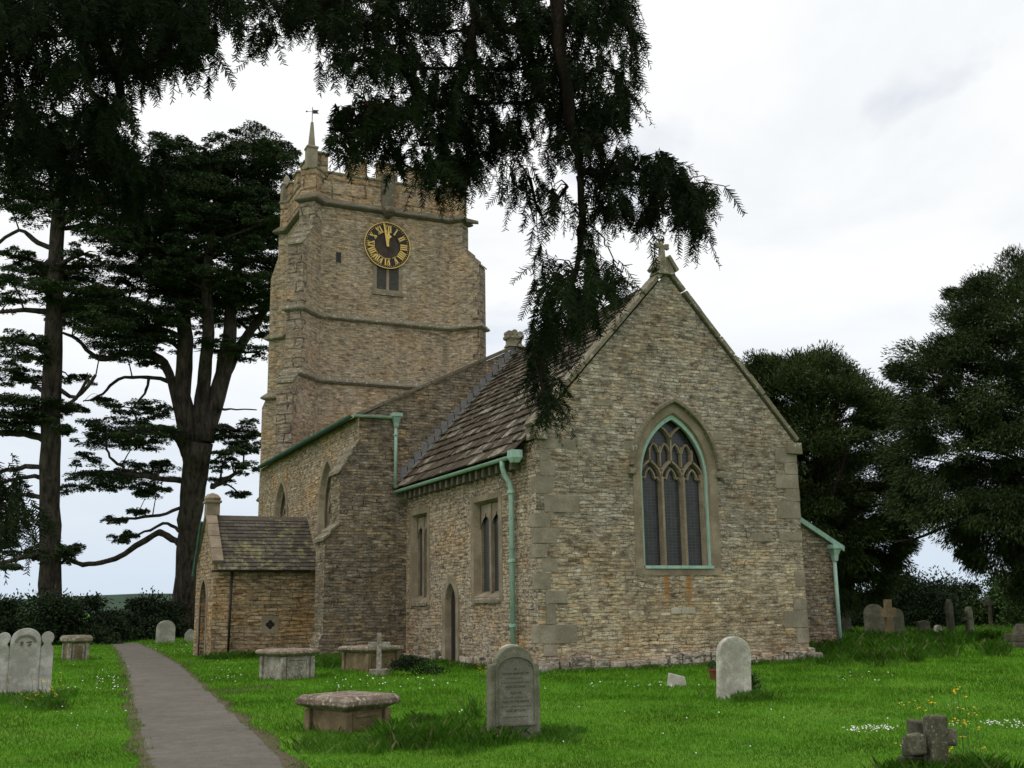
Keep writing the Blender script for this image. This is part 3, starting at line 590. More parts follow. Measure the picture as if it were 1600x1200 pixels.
# ---- nave
NW = 2*W/2-XN*2 if False else (W-2*XN); NX1 = W-XN; NZ, NA = 6.95, 9.50
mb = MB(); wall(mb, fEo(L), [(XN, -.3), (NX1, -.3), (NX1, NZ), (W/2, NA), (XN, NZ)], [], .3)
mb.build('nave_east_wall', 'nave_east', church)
def npw(yc, a, zs, rise, z0): return arched(yc, z0, zs, a, rise, 10)
nw1 = npw(11.75, .86, 4.75, 1.28, 2.6); nw2 = npw(17.95, .86, 4.75, 1.28, 2.6)
mb = MB(); wall(mb, fSo(XN), [(L, -.3), (L, NZ), (TE+.3, NZ), (TE+.3, -.3)], [nw1, nw2], .34)
mb.build('nave_south_wall', 'nave', church)
mb = MB(); mb.quad((NX1, L, -.3), (NX1, TE, -.3), (NX1, TE, NZ), (NX1, L, NZ)); mb.build('nave_north_wall', 'nave', church)
def nave_window(nw, yc, lab):
    mb = MB(); oo = arched(yc, 2.6, 4.75, .86+.16, arch_rise(.86, 1.28, .16), 10); f_ = fSo(XN); ring(mb, f_, nw, oo, -.05, .03)
    i3 = [(yc+(u-yc)*.84, 2.6+(v-2.6)*.94) for u, v in nw]; mid = [(yc+(u-yc)*.92, 2.6+(v-2.6)*.97) for u, v in nw]
    mb.loft([[f_(u, v, -.05) for u, v in nw], [f_(u, v, .10) for u, v in mid]], cap=False); mb.loft([[f_(u, v, .12) for u, v in mid], [f_(u, v, .30) for u, v in i3]], cap=False); ring(mb, f_, i3, mid, .10, .14)
    wo = mb.build('window', 'ashlar', church, label=lab)
    mb = MB()
    def br(p, wd=.05):
        for a, b in zip(p, p[1:]):
            l = max(1e-6, math.hypot(b[0]-a[0], b[1]-a[1])); n = (-(b[1]-a[1])/l*wd, (b[0]-a[0])/l*wd)
            mb.hexa([f_(a[0]-n[0], a[1]-n[1], .31), f_(b[0]-n[0], b[1]-n[1], .31), f_(b[0]+n[0], b[1]+n[1], .31), f_(a[0]+n[0], a[1]+n[1], .31), f_(a[0]-n[0], a[1]-n[1], .2), f_(b[0]-n[0], b[1]-n[1], .2), f_(b[0]+n[0], b[1]+n[1], .2), f_(a[0]+n[0], a[1]+n[1], .2)])
    br([(yc, 2.6), (yc, 4.6)]); a = .70
    for sg in (-1, 1): br(curve((yc, 4.55), (yc+sg*.05, 5.0), (yc+sg*.36, 5.25))); br(curve((yc+sg*a, 4.55), (yc+sg*a, 4.8), (yc+sg*.36, 5.2))); br(curve((yc+sg*.05, 4.5), (yc+sg*.1, 4.72), (yc+sg*.35, 4.85))); br(curve((yc+sg*.66, 4.5), (yc+sg*.6, 4.72), (yc+sg*.35, 4.85)))
    br(curve((yc-.36, 5.22), (yc-.1, 5.3), (yc, 5.6))); br(curve((yc+.36, 5.22), (yc+.1, 5.3), (yc, 5.6)))
    mb.build('tracery', 'ashlar', wo)
    mb = MB(); mb.poly([f_(u, v, .30) for u, v in i3], [tuple(range(len(i3)))]); mb.build('pane', 'glass', wo)
nave_window(nw1, 11.75, 'pointed nave window half hidden by the stepped buttress'); nave_window(nw2, 17.95, 'pointed nave window above the porch roof')
# stepped corner buttress, its flank flush with the nave east wall
prof = [(XN, -.3), (-2.56, -.3), (-2.56, .55), (-2.44, .75), (-2.44, 3.36), (-2.03, 3.80), (-2.03, 5.30), (XN, 6.22)]
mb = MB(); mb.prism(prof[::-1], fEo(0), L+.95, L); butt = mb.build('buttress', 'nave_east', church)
mb = MB()
def slab(p, q, t=.09, ov=.06):
    n = 3 if math.hypot(q[0]-p[0], q[1]-p[1]) > .8 else 2
    for k in range(n):
        a = [p[i]+(q[i]-p[i])*k/n for i in (0, 1)]; b = [p[i]+(q[i]-p[i])*(k+1)/n for i in (0, 1)]
        mb.prism([(a[0]-ov, a[1]-.05), (b[0], b[1]-.03), (b[0], b[1]+.05), (a[0]-ov, a[1]+t-.03)], fEo(0), L+1.0, L-.05)
slab((-2.44, 3.36), (-2.03, 3.80)); mb.build('weathering', 'cop', butt, bevel=.01); mb = MB(); slab((-2.03, 5.30), (XN, 6.22)); mb.build('weathering', 'cop', butt, bevel=.01)
# nave coping, roof, finial
mb = MB(); ln = math.hypot(W/2-XN, NA-NZ); ux, uz = (W/2-XN)/ln, (NA-NZ)/ln
for sg in (1, -1):
    t = -.05
    while t < ln:
        e = min(t+random.uniform(.7, 1.0), ln); p = []
        for q, off in ((t+.006, .0), (e-.006, 0.), (e-.006, .10), (t+.006, .10)):
            x = XN+q*ux-off*uz; p.append((x if sg > 0 else W-x, NZ+.02+q*uz+off*ux))
        if sg < 0: p = p[::-1]
        mb.prism(p, fEo(L), .34, -.06); t = e
mb.build('nave_coping', 'string', church, bevel=.012)
mb = MB(); mb.quad((XN-.25, L+.3, NZ-.08), (W/2, L+.3, NA-.1), (W/2, TE, NA-.1), (XN-.25, TE, NZ-.08)); mb.quad((NX1+.25, L+.3, NZ-.08), (NX1+.25, TE, NZ-.08), (W/2, TE, NA-.1), (W/2, L+.3, NA-.1)); mb.build('nave_roof', 'lead', church)
mb = MB(); cx = W/2-.1; mb.loft([[(cx-a, L+.1-a*.8, z), (cx+a, L+.1-a*.8, z), (cx+a, L+.1+a*.8, z), (cx-a, L+.1+a*.8, z)] for a, z in ((.26, 9.5), (.2, 9.62), (.2, 9.72), (.27, 9.78), (.27, 9.86))])
for sg in (-1, 0, 1): mb.prism(lobe(cx+sg*.19, 9.93+(.05 if sg == 0 else 0), .10), fEo(L), .22, -.02)
mb.build('finial', 'cop', church)
gutter('gutter', [(XN-.2, L+.02, 7.0), (XN-.2, TE-.6, 7.0)], .085, mat='green_dk'); 
gutter('gutter', [(XN-.22, L-.10, 6.97), (-.5, L-.10, 6.99)], .075)
pipe([(-.39, L-.11, 6.95), (-.39, L-.11, 4.86)], .05, [(-.39, L-.11, 6.45)], head=(-.39, L-.13, 6.98, 1.0))

# ---- tower
TX0, TX1, TY0, TY1 = .25, 7.17, TE, TE+4.6
def foot(p, wd=.72, ex=0.):
    r = []; w2 = (wd+2*ex)/2; p = p+ex-ex*1.41421
    C_ = [(TX0-ex, TY0-ex, -1, -1), (TX1+ex, TY0-ex, 1, -1), (TX1+ex, TY1+ex, 1, 1), (TX0-ex, TY1+ex, -1, 1)]
    p0 = p
    for cx, cy, dx, dy in C_:
        p = p0 if dy < 0 else np.interp(p0, [.2, .26, 1.08, 1.62, 1.75], [.05, .10, .45, .70, .82]); dx, dy = dx*.70711, dy*.70711; ex_, ey_ = -dy, dx         # perpendicular, counter-clockwise
        for sgn, q in ((-1, -w2), (-1, p), (1, p), (1, -w2)): r.append((cx+sgn*ex_*w2+dx*q, cy+sgn*ey_*w2+dy*q))
    return r
def fring(p, z, **k): return [(x, y, z) for x, y in foot(p, **k)]
mb = MB(); mb.loft([fring(1.75, -.3), fring(1.75, .9), fring(1.62, 1.05), fring(1.62, 10.35), fring(1.08, 10.85), fring(1.08, 16.35), fring(.26, 17.35), fring(.26, 18.62)]); tower = mb.build('tower', 'tower', church)
def string(z, p, h=.16, ex=.10, mat='string'):
    mb = MB(); mb.loft([fring(p, z-h*.75, ex=.005), fring(p, z-h*.6, ex=ex*.55), fring(p, z-h*.3, ex=ex), fring(p, z, ex=ex), fring(p, z+h, ex=.005)], cap=False); return mb.build('string_course', mat, tower)
string(18.62, .26, .22, .19); string(13.55, 1.08, .18, .16, 'cop'); string(10.80, 1.12, .20, .18, 'cop'); string(6.2, 1.62, .14, .08)
# buttress weatherings
mb = MB()
for (za, zb, pa, pb) in ((16.35, 17.35, 1.08, .26), (10.35, 10.85, 1.62, 1.08)):
    for cx, cy, dx, dy in ((TX0, TY0, -.7071, -.7071), (TX1, TY0, .7071, -.7071)):
        ex_, ey_ = -dy, dx; n = 3; mb = MB()
        for k in range(n):
            t0, t1 = k/n, (k+1)/n; A0, A1 = pa+(pb-pa)*t0, pa+(pb-pa)*t1; z0, z1 = za+(zb-za)*t0, za+(zb-za)*t1
            q = lambda s, p, z: (cx+s*ex_*.39+dx*p, cy+s*ey_*.39+dy*p, z)
            mb.hexa([q(-1, A0+.07, z0-.04), q(1, A0+.07, z0-.04), q(1, A1-.02, z1-.04), q(-1, A1-.02, z1-.04), q(-1, A0+.07, z0+.05), q(1, A0+.07, z0+.05), q(1, A1-.02, z1+.04), q(-1, A1-.02, z1+.04)])
        mb.build('weathering', 'cop', tower)
mb = MB()     # dressed corner stones of the diagonal buttresses
for cx, cy, dx, dy in ((TX0, TY0, -.7071, -.7071), (TX1, TY0, .7071, -.7071)):
    ex_, ey_ = -dy, dx
    for (za, zb, p) in ((1.1, 10.2, 1.62), (10.95, 16.25, 1.08), (17.4, 18.4, .26)):
        mb = MB(); z = za; k = 0
        while z < zb-.1:
            h = min(random.uniform(.3, .5), zb-z); q = lambda s, a, z: (cx+s*ex_*.368+dx*a, cy+s*ey_*.368+dy*a, z); bk = p-.1-(.22 if k % 2 else .0)
            bk = max(bk, -.2); mb.hexa([q(-1, bk, z), q(-1, p+.008, z), q(1, p+.008, z), q(1, bk, z), q(-1, bk, z+h-.012), q(-1, p+.008, z+h-.012), q(1, p+.008, z+h-.012), q(1, bk, z+h-.012)]); z += h; k += 1
        mb.build('quoins', 'quoin_t', tower)
# parapet and battlements
mb = MB(); mb.loft([fring(.20, 18.78), fring(.20, 19.98)]); par = mb.build('parapet', 'ochre', church)
mb = MB(); mb.loft([fring(.20, 19.98, ex=.03), fring(.20, 20.04, ex=.05), fring(.20, 20.09, ex=.03)]); mb.build('parapet_coping', 'cop', par)
def merlon(x0, x1, y0, y1, hgt=.72):
    mb = MB(); mb.box(x0, x1, y0, y1, 20.09, 20.09+hgt); o = mb.build('merlon', 'ochre', par)
    mb = MB(); c = .06; mb.loft([[(x0-c, y0-c, z), (x1+c, y0-c, z), (x1+c, y1+c, z), (x0-c, y1+c, z)] if z < 20.9 else [(x0+.02, y0+.08, z), (x1-.02, y0+.08, z), (x1-.02, y1-.08, z), (x0+.02, y1-.08, z)] for z in (20.09+hgt+.001, 20.09+hgt+.07, 20.09+hgt+.16)]); mb.build('merlon_cap', 'cop', par)
for x0, x1 in ((.12, .98), (1.85, 2.75), (3.25, 4.17), (4.67, 5.57), (6.44, 7.30)): merlon(x0, x1, TY0-.02, TY0+.34)
for y0, y1 in ((1.1, 1.75), (2.35, 3.0), (3.75, 4.45)): merlon(TX0-.02, TX0+.32, TY0+y0, TY0+y1); merlon(TX1-.32, TX1+.02, TY0+y0, TY0+y1)
for x0, x1 in ((.2, 1.0), (2.0, 2.9), (4.5, 5.4), (6.4, 7.2)): merlon(x0, x1, TY1-.32, TY1+.02)
mb = MB(); mb.box(3.42, 3.98, TY0-.16, TY0+.0, 18.7, 20.3); mb.loft([[(3.5-a, TY0-.16-d, z), (3.9+a, TY0-.16-d, z), (3.9+a, TY0+.02, z), (3.5-a, TY0+.02, z)] for a, d, z in ((-.1, .30, 18.30), (.02, .42, 18.45), (.05, .30, 18.62), (0, .05, 18.8))]); mb.lathe([(.02, -.16), (.12, -.1), (.15, 0), (.1, .12), (.02, .16)], (3.7, TY0-.62, 18.50), 8)
mb.build('gargoyle', 'string', par, label='carved stone gargoyle on the pilaster above the clock')
mb = MB(); mb.hexa([(7.2, TY0-.45, 18.5), (7.75, TY0-.75, 18.42), (7.85, TY0-.6, 18.42), (7.3, TY0-.2, 18.5), (7.2, TY0-.45, 18.7), (7.75, TY0-.75, 18.52), (7.85, TY0-.6, 18.52), (7.3, TY0-.2, 18.7)]); mb.build('gargoyle', 'string', par)
# corner pinnacles, the near one with a weathervane
def pinnacle(cx, cy, top=22.2, post=20.92):
    mb = MB(); sq = lambda r, z: [(cx+r*math.cos(PI/4+k*PI/2)*1.414, cy+r*math.sin(PI/4+k*PI/2)*1.414, z) for k in range(4)]
    mb.loft([sq(.22, 20.0), sq(.22, post), sq(.26, post+.04), sq(.26, post+.10), sq(.13, post+.18), sq(.11, post+.45), sq(.05, top), sq(.03, top+.02)]); return mb.build('pinnacle', 'quoin', par)
pinnacle(TX0-.02, TY0-.02); pinnacle(TX1+.02, TY0-.02, 21.7); pinnacle(TX0, TY1, 21.5); pinnacle(TX1, TY1, 21.5)
mb = MB(); vx, vy = TX0-.02, TY0-.02; mb.tube([(vx, vy, 22.15), (vx, vy, 22.92)], .016, 6); mb.poly([(vx+.02, vy, 22.62), (vx+.28, vy-.08, 22.63), (vx+.21, vy-.055, 22.72), (vx+.28, vy-.08, 22.80), (vx+.02, vy, 22.80)], [(0, 1, 2, 3, 4)]); mb.tube([(vx-.24, vy+.07, 22.71), (vx, vy, 22.71)], .010, 5); mb.box(vx-.27, vx-.20, vy+.06, vy+.08, 22.68, 22.74)
mb.build('weathervane', 'black', church)
# clock
CX, CZ, CR = 3.70, 17.02, 1.05; CY = TY0
def disc(r0, r1, d0, d1, n=64):
    for k in range(n):
        a, b = 2*PI*k/n, 2*PI*(k+1)/n; P = lambda r, t, d: (CX+r*math.sin(t), CY-d, CZ+r*math.cos(t))
        mb.hexa([P(r0, a, d0), P(r0, b, d0), P(r1, b, d0), P(r1, a, d0), P(r0, a, d1), P(r0, b, d1), P(r1, b, d1), P(r1, a, d1)])
mb = MB(); disc(.60, CR, .03, .09); clock = mb.build('clock', 'dial', church, label='round black clock dial with gold roman numerals reading about noon')
mb = MB(); disc(.001, .60, .03, .06, 32); mb.build('dial_centre', 'dialc', clock)
mb = MB(); disc(CR-.022, CR+.012, .085, .12)
mb.build('rim', 'gold', clock)
mb = MB()
for k in range(60):
    t = 2*PI*k/60; r = .962; s = .015; P = lambda a, b: (CX+(r+b)*math.sin(t)+a*math.cos(t), CY-.098, CZ+(r+b)*math.cos(t)-a*math.sin(t)); mb.quad(P(-s, -s), P(-s, s), P(s, s), P(s, -s))
mb.build('minute_track', 'gold', clock)
NUM = {1: 'I', 2: 'II', 3: 'III', 4: 'IIII', 5: 'V', 6: 'VI', 7: 'VII', 8: 'VIII', 9: 'IX', 10: 'X', 11: 'XI', 12: 'XII'}
for h, s in NUM.items():
    mb = MB(); t = 2*PI*h/12; wds = {'I': .095, 'V': .18, 'X': .18}; tot = sum(wds[c] for c in s); x = -tot/2; r0, r1 = .60, .90
    P = lambda a, r: (CX+r*math.sin(t)+a*math.cos(t), CY-.105, CZ+r*math.cos(t)-a*math.sin(t))
    def stroke(a0, ra, a1, rb, wd): mb.quad(P(a0-wd/2, ra), P(a1-wd/2, rb), P(a1+wd/2, rb), P(a0+wd/2, ra))
    for c in s:
        wd = wds[c]
        if c == 'I': stroke(x+wd/2, r0, x+wd/2, r1, .062)
        if c == 'V': stroke(x+wd*.5, r0, x+wd*.18, r1, .07); stroke(x+wd*.5, r0, x+wd*.85, r1, .025)
        if c == 'X': stroke(x+wd*.85, r0, x+wd*.15, r1, .07); stroke(x+wd*.15, r0, x+wd*.85, r1, .025)
        mb.quad(P(x, r0-.012), P(x, r0+.012), P(x+wd, r0+.012), P(x+wd, r0-.012)); mb.quad(P(x, r1-.012), P(x, r1+.012), P(x+wd, r1+.012), P(x+wd, r1-.012)); x += wd
    mb.build('numeral', 'gold', clock)
def hand(name, t, pr, dd):
    mb = MB(); P = lambda a, r, d: (CX+r*math.sin(t)+a*math.cos(t), CY-dd-d, CZ+r*math.cos(t)-a*math.sin(t)); mb.loft([[P(a, r, 0) for a, r in pr], [P(a, r, .015) for a, r in pr]]); mb.build(name, 'gold', clock)
hand('minute_hand', math.radians(-11), [(-.05, -.06), (.05, -.06), (.055, .0), (.045, .5), (.028, 1.0), (-.028, 1.0), (-.045, .5), (-.055, 0)], .14)
hand('hour_hand', math.radians(4), [(-.05, -.02), (.05, -.02), (.05, .30), (.15, .42), (.06, .50), (.03, .66), (-.03, .66), (-.06, .5), (-.15, .42), (-.05, .3)], .12)
# belfry opening under the clock
f_ = fEo(TY0); mb = MB(); x0, x1, z0, z1 = 3.08, 4.42, 14.92, 16.6
inn_ = [(x1-.17, z0+.1), (x1-.17, z1), (x0+.17, z1), (x0+.17, z0+.1), (x1-.17, z0+.1)]; out_ = [(x1, z0-.06), (x1, z1+.1), (x0, z1+.1), (x0, z0-.06), (x1, z0-.06)]; ring(mb, f_, inn_, out_, -.03, .0)
mb.box(3.69, 3.81, TY0-.028, TY0, z0+.1, z1)
bw = mb.build('belfry_window', 'ashlar', church)
mb = MB(); 
for a, b in ((x0+.17, 3.69), (3.81, x1-.17)):
    z = z0+.1
    while z < z1-.05: mb.hexa([(a, TY0-.012, z), (b, TY0-.012, z), (b, TY0-.004, z), (a, TY0-.004, z), (a, TY0-.006, z+.09), (b, TY0-.006, z+.09), (b, TY0-.002, z+.09), (a, TY0-.002, z+.09)]); z += .1
mb.build('louvre', plain('louvre_grey', (.055, .05, .046), .8), bw)
mb = MB(); mb.box(x0-.06, x1+.06, TY0-.07, TY0, z0-.16, z0-.05); mb.build('sill', 'cop', bw)
mb = MB(); mb.box(1.42, 1.64, TY0-.02, TY0-.005, 16.0, 16.45); mb.build('slit_window', 'black', church)

# ---- porch
PX0, PX1, PY0, PY1 = -4.75, XN, 12.7, 15.9; PE, PR = 2.72, 4.36; PYM = (PY0+PY1)/2
mb = MB(); wall(mb, fEo(PY0), [(PX0, -.3), (PX1, -.3), (PX1, PE+.1), (PX0, PE+.1)], [], .2)
pd = arched(PYM, 0., 1.55, .62, .85, 10); wall(mb, fSo(PX0), [(PY0, -.3), (PY0, PE+.1), (PYM, PR+.1), (PY1, PE+.1), (PY1, -.3)], [pd], .35); mb.quad((PX0, PY1, -.3), (PX1, PY1, -.3), (PX1, PY1, PE), (PX0, PY1, PE))
mb.build('porch_walls', 'porch', church)
mb = MB(); P = lambda u, v, d: (PX0+d, u, v); oo = arched(PYM, 0., 1.55, .62+.16, arch_rise(.62, .85, .16), 10); ring(mb, P, pd, oo, -.03, .03); mb.build('porch_doorway', 'ashlar', church)
mb = MB(); mb.poly([P(u, v, .34) for u, v in pd], [tuple(range(len(pd)))]); mb.build('porch_door', 'wood', church)
mb = MB(); rl2 = math.hypot(PYM-PY0+.18, PR-PE+.12); uy, uz = (PYM-PY0+.18)/rl2, (PR-PE+.12)/rl2; s_ = 0
while s_ < rl2-.02:
    e = .17; x = PX0+.12-random.uniform(0, .2)
    while x < PX1:
        wd = random.uniform(.2, .34); x0, x1 = max(x, PX0+.1), min(x+wd-.008, PX1-.002); x += wd
        if x1-x0 < .03: continue
        for sg in (1, -1):
            P2 = lambda s, n, xx: (xx, (PY0-.18+s*uy-n*uz) if sg > 0 else (PY1+.18-s*uy+n*uz), PE-.10+s*uz+n*uy)
            b1 = min(s_+e*1.6, rl2); th = random.uniform(.016, .03); lo = .03; v = [P2(s_, lo, x0), P2(s_, lo, x1), P2(b1, 0, x1), P2(b1, 0, x0), P2(s_, lo+th, x0), P2(s_, lo+th, x1), P2(b1, .012, x1), P2(b1, .012, x0)]
            mb.hexa(v if sg > 0 else [v[1], v[0], v[3], v[2], v[5], v[4], v[7], v[6]])
    s_ += e
mb.build('porch_roof', 'porch_slate', church)
mb = MB(); mb.prism([(PYM-.16, PR-.06), (PYM, PR+.10), (PYM+.16, PR-.06), (PYM, PR-.02)], lambda u, v, d: (d, u, v), PX0+.1, PX1); mb.build('ridge_tiles', 'porch_slate', church)
mb = MB(); lp = math.hypot(PYM-PY0, PR-PE)
for sg in (1, -1):
    for k in range(4):
        a, b = k/4, (k+1)/4-.01; pts = [(PY0+(PYM-PY0)*a, PE+.1+(PR-PE)*a), (PY0+(PYM-PY0)*b, PE+.1+(PR-PE)*b), (PY0+(PYM-PY0)*b-.08, PE+.22+(PR-PE)*b), (PY0+(PYM-PY0)*a-.08, PE+.22+(PR-PE)*a)]
        if sg < 0: pts = [(PY0+PY1-u, v) for u, v in pts][::-1]
        mb.prism(pts, P, .28, -.06)
mb.box(PX0-.06, PX0+.36, PYM-.22, PYM+.22, PR+.08, PR+.48, .01); mb.box(PX0-.11, PX0+.41, PYM-.27, PYM+.27, PR+.48, PR+.56); mb.lathe([(.24, 0), (.28, .08), (.18, .2), (.02, .26)], (PX0+.15, PYM, PR+.56), 8)
mb.build('porch_coping', 'ashlar', church, bevel=.012)
gutter('gutter', [(PX0-.1, PY0-.22, PE-.08), (PX1-.3, PY0-.22, PE-.08)], .05, mat='black')
mb = MB(); mb.tube([(PX0-.12, PY1-.1, PE-.15), (PX0-.12, PYM+.3, PR-.1)], .05, 6); mb.build('gutter', 'green_dk', church)
pipe([(-4.21, PY0-.09, PE-.1), (-4.24, PY0-.06, -.1)], .035, [], 'drainpipe', 'black')
mb = MB(); qc = (-2.97, .98)
for dx, dz in ((0, .075), (0, -.075), (.075, 0), (-.075, 0)): mb.prism([(qc[0]+dx+.07*math.cos(k*PI/4), qc[1]+dz+.07*math.sin(k*PI/4)) for k in range(8)], fEo(PY0), -.012-.001*(dx+dz > 0), .0)
mb.build('quatrefoil_opening', 'black', church)
mb = MB(); mb.box(-3.24, -2.70, PY0-.010, PY0, .72, 1.24); mb.build('quatrefoil_surround', 'ashlar', church)

# ---- north vestry lean-to
VY, VX1 = 3.0, 11.12; VZ0, VZ1 = 4.95, 2.98
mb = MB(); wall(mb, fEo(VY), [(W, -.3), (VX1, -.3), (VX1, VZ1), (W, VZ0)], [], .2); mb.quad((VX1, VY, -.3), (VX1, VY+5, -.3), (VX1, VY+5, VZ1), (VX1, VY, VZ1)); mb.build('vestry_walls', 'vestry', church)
mb = MB(); mb.hexa([(W, VY-.06, VZ0), (VX1+.15, VY-.06, VZ1-.08), (VX1+.15, VY+5, VZ1-.08), (W, VY+5, VZ0), (W, VY-.06, VZ0+.09), (VX1+.15, VY-.06, VZ1+.01), (VX1+.15, VY+5, VZ1+.01), (W, VY+5, VZ0+.09)]); mb.build('vestry_roof', 'lead', church)
mb = MB(); mb.hexa([(W, VY-.13, VZ0+.0), (VX1+.25, VY-.13, VZ1-.13), (VX1+.25, VY-.062, VZ1-.13), (W, VY-.062, VZ0+.0), (W, VY-.16, VZ0+.14), (VX1+.25, VY-.16, VZ1+.01), (VX1+.25, VY-.062, VZ1+.01), (W, VY-.062, VZ0+.14)]); mb.build('verge_gutter', 'green', church)
pipe([(VX1-.12, VY-.10, 2.85), (VX1-.12, VY-.10, -.1)], .055, [], head=(VX1-.12, VY-.12, 2.92, 1.15))

# flagpole on the tower
fx, fy = 3.25, TE+2.3
fp = thing('flagpole', 'thin white flagpole with a red flag on the tower roof behind the yew', 'flagpole', (fx, fy, 20.0)); mb = MB(); mb.tube([(fx, fy, 20), (fx, fy, 25.0)], [.05, .03], 6); mb.build('pole', 'paint', fp, (fx, fy, 20))
mb = MB(); n = 8
for k in range(n):
    X = lambda i: fx+.03+1.5*i/n; Yv = lambda i: fy+.10*math.sin(i*1.1); D = lambda i: -.25*(i/n)**2; mb.quad((X(k), Yv(k), 24.2+D(k)), (X(k+1), Yv(k+1), 24.2+D(k+1)), (X(k+1), Yv(k+1), 24.95+D(k+1)), (X(k), Yv(k), 24.95+D(k)))
mb.build('flag', 'red', fp, (fx, fy, 20))

# ================================================================== GRAVES
def dep(p): return float((np.array(p)-CP)@fw)
TUFTS = []                                            # (x, y, radius, count, height)
def outline(kind, w_, h):
    a = w_/2
    if kind == 'round': return [(-a, -.25), (a, -.25), (a, h-a*.9)] + [(a*math.cos(PI*k/14), h-a*.9+a*.9*math.sin(PI*k/14)) for k in range(1, 14)] + [(-a, h-a*.9)]
    if kind == 'segment': return [(-a, -.25), (a, -.25), (a, h-a*.45)] + [(a*math.cos(PI*k/14), h-a*.45+a*.45*math.sin(PI*k/14)) for k in range(1, 14)] + [(-a, h-a*.45)]
    if kind == 'shoulder':
        b = a*.74; zs = h-.20*w_/.6; r = [(-a, -.25), (a, -.25), (a, zs-.03), (a*.96, zs), (b, zs+.01)]
        return r+[(b*math.cos(PI*k/14), zs+.02+(h-zs-.02)*math.sin(PI*k/14)) for k in range(1, 14)]+[(-b, zs+.01), (-a*.96, zs), (-a, zs-.03)]
    if kind == 'gothic': return [(-a, -.25), (a, -.25), (a, h-w_*.8)] + [(x, h-w_*.8+z) for x, z in arch(a, w_*.8, 8)][::-1][1:-1] + [(-a, h-w_*.8)]
    if kind == 'pointed': return [(-a, -.25), (a, -.25), (a, h*.55), (a*.35, h*.93), (0, h), (-a*.35, h*.93), (-a, h*.6)]
    if kind == 'square': return [(-a, -.25), (a, -.25), (a, h), (a*.3, h+.03), (-a, h-.02)]
def place(px, py, rz, name, label, group, cat='gravestone', tilt=0., tilty=0.):
    p = gr(px, py); t = thing(name, label, cat, (p[0], p[1], 0), 0., group); t.rotation_euler = (tilty, tilt, rz); return t, p
LF = lambda u, v, d: (u, d, v)
def headstone(px, py, wpx, top, kind, mat, label, rz=-.1, thick=.12, tilt=0., group='old headstones in the churchyard', panel=None, tilty=0., tuft=30):
    t, p = place(px, py, rz, 'headstone', label, group, tilt=tilt, tilty=tilty); d = dep(p); w_ = wpx*d/F/.95; h = (py-top)*d/F*1.0
    mb = MB(); mb.prism(outline(kind, w_, h), LF, thick/2, -thick/2); t2 = mb.build('slab', mat, t, bevel=.012)
    if panel: 
        mb = MB(); o = outline(kind, w_*.74, h*.93); o = [(u, max(v, h*panel)) for u, v in o]; i = [(u*.9, h*panel+(v-h*panel)*.95+.01) for u, v in o]
        ring(mb, LF, i+i[:1], o+o[:1], -thick/2-.012, -thick/2); mb.build('carved_border', mat, t)
    if tuft: TUFTS.append((p[0], p[1], .25+w_/2, tuft, .28))
    return t, w_, h, p
# the big grey headstone in front
t, w_, h, p = headstone(803, 1155, 80, 1013, 'shoulder', 'g_grey', 'grey headstone with shouldered round top and lettered panel, nearest to the camera', rz=-.04, thick=.13, tuft=0)
mb = MB(); a = w_*.37; pz0, pz1 = .17, h-.10
arc = [(a*math.cos(PI*k/12), pz1-.17+.15*math.sin(PI*k/12)) for k in range(13)]
pin = [(-a, pz0), (a, pz0)]+arc; pot = [(u*1.09, pz0-.02+(v-pz0)*1.04) for u, v in pin]
ring(mb, LF, pin+pin[:1], pot+pot[:1], -.085, -.06); mb.build('moulded_border', 'g_grey', t)
mb = MB(); mb.poly([(u, -.0665, v) for u, v in pin], [tuple(range(len(pin)))]); mb.build('inscription_panel', 'g_panel', t)
txt = [('IN', .026, .0), ('LOVING MEMORY OF', .024, 0), (None, .024, 11), (None, .020, 19), ('AGED 80 YEARS', .024, 0), (' ', .01, 0), ('ALSO OF', .024, 0), (None, .024, 15), ('WIFE OF THE ABOVE', .024, 0), (None, .018, 21), ('AGED 84 YEARS', .024, 0), (' ', .008, 0), (None, .022, 17)]
zt = pz1-.115; dg = bpy.context.evaluated_depsgraph_get(); mb = MB()
for s, sz, nmark in txt:
    zt -= .047 if sz > .015 else .018
    if s is None:                                     # names too weathered to read: rows of worn strokes
        x = -nmark*.009
        for k in range(nmark):
            if k != 6: mb.quad((x, -.0685, zt), (x+.004, -.0685, zt), (x+.004, -.0685, zt+.018), (x, -.0685, zt+.018)); mb.quad((x+.004, -.0687, zt+.006), (x+.012, -.0687, zt+.006), (x+.012, -.0687, zt+.011), (x+.004, -.0687, zt+.011))
            x += .018
        continue
    if not s.strip(): continue
    cu = bpy.data.curves.new('letters', 'FONT'); cu.body = s; cu.size = sz*1.42; cu.align_x = 'CENTER'; cu.offset = .0007; fo = bpy.data.objects.new('letters', cu); COL.objects.link(fo)
    dg.update(); me = bpy.data.meshes.new_from_object(fo.evaluated_get(dg)); V = [v.co for v in me.vertices]
    if V: mb.poly([(v.x, -.0685, v.y+zt) for v in V], [tuple(q.vertices) for q in me.polygons])
    bpy.data.objects.remove(fo); bpy.data.curves.remove(cu); bpy.data.meshes.remove(me)
mb.build('inscription', 'ink', t)
TUFTS += [(p[0]-.1, p[1]-.12, .36, 120, .15), (p[0]+.42, p[1]-.0, .25, 90, .24), (p[0]-.5, p[1]-.1, .3, 90, .25)]
headstone(799, 1110, 40, 1009, 'round', 'g_white', 'white headstone mostly hidden behind the lettered grey headstone', rz=-.1)
headstone(1147, 1092, 54, 997, 'round', 'g_white', 'leaning pale white headstone standing alone in front of the east wall', rz=-.08, tilt=.05, tuft=110)
headstone(258, 1005, 27, 970, 'round', 'g_pale', 'small white round topped headstone beside the far end of the path', rz=0., panel=.25)
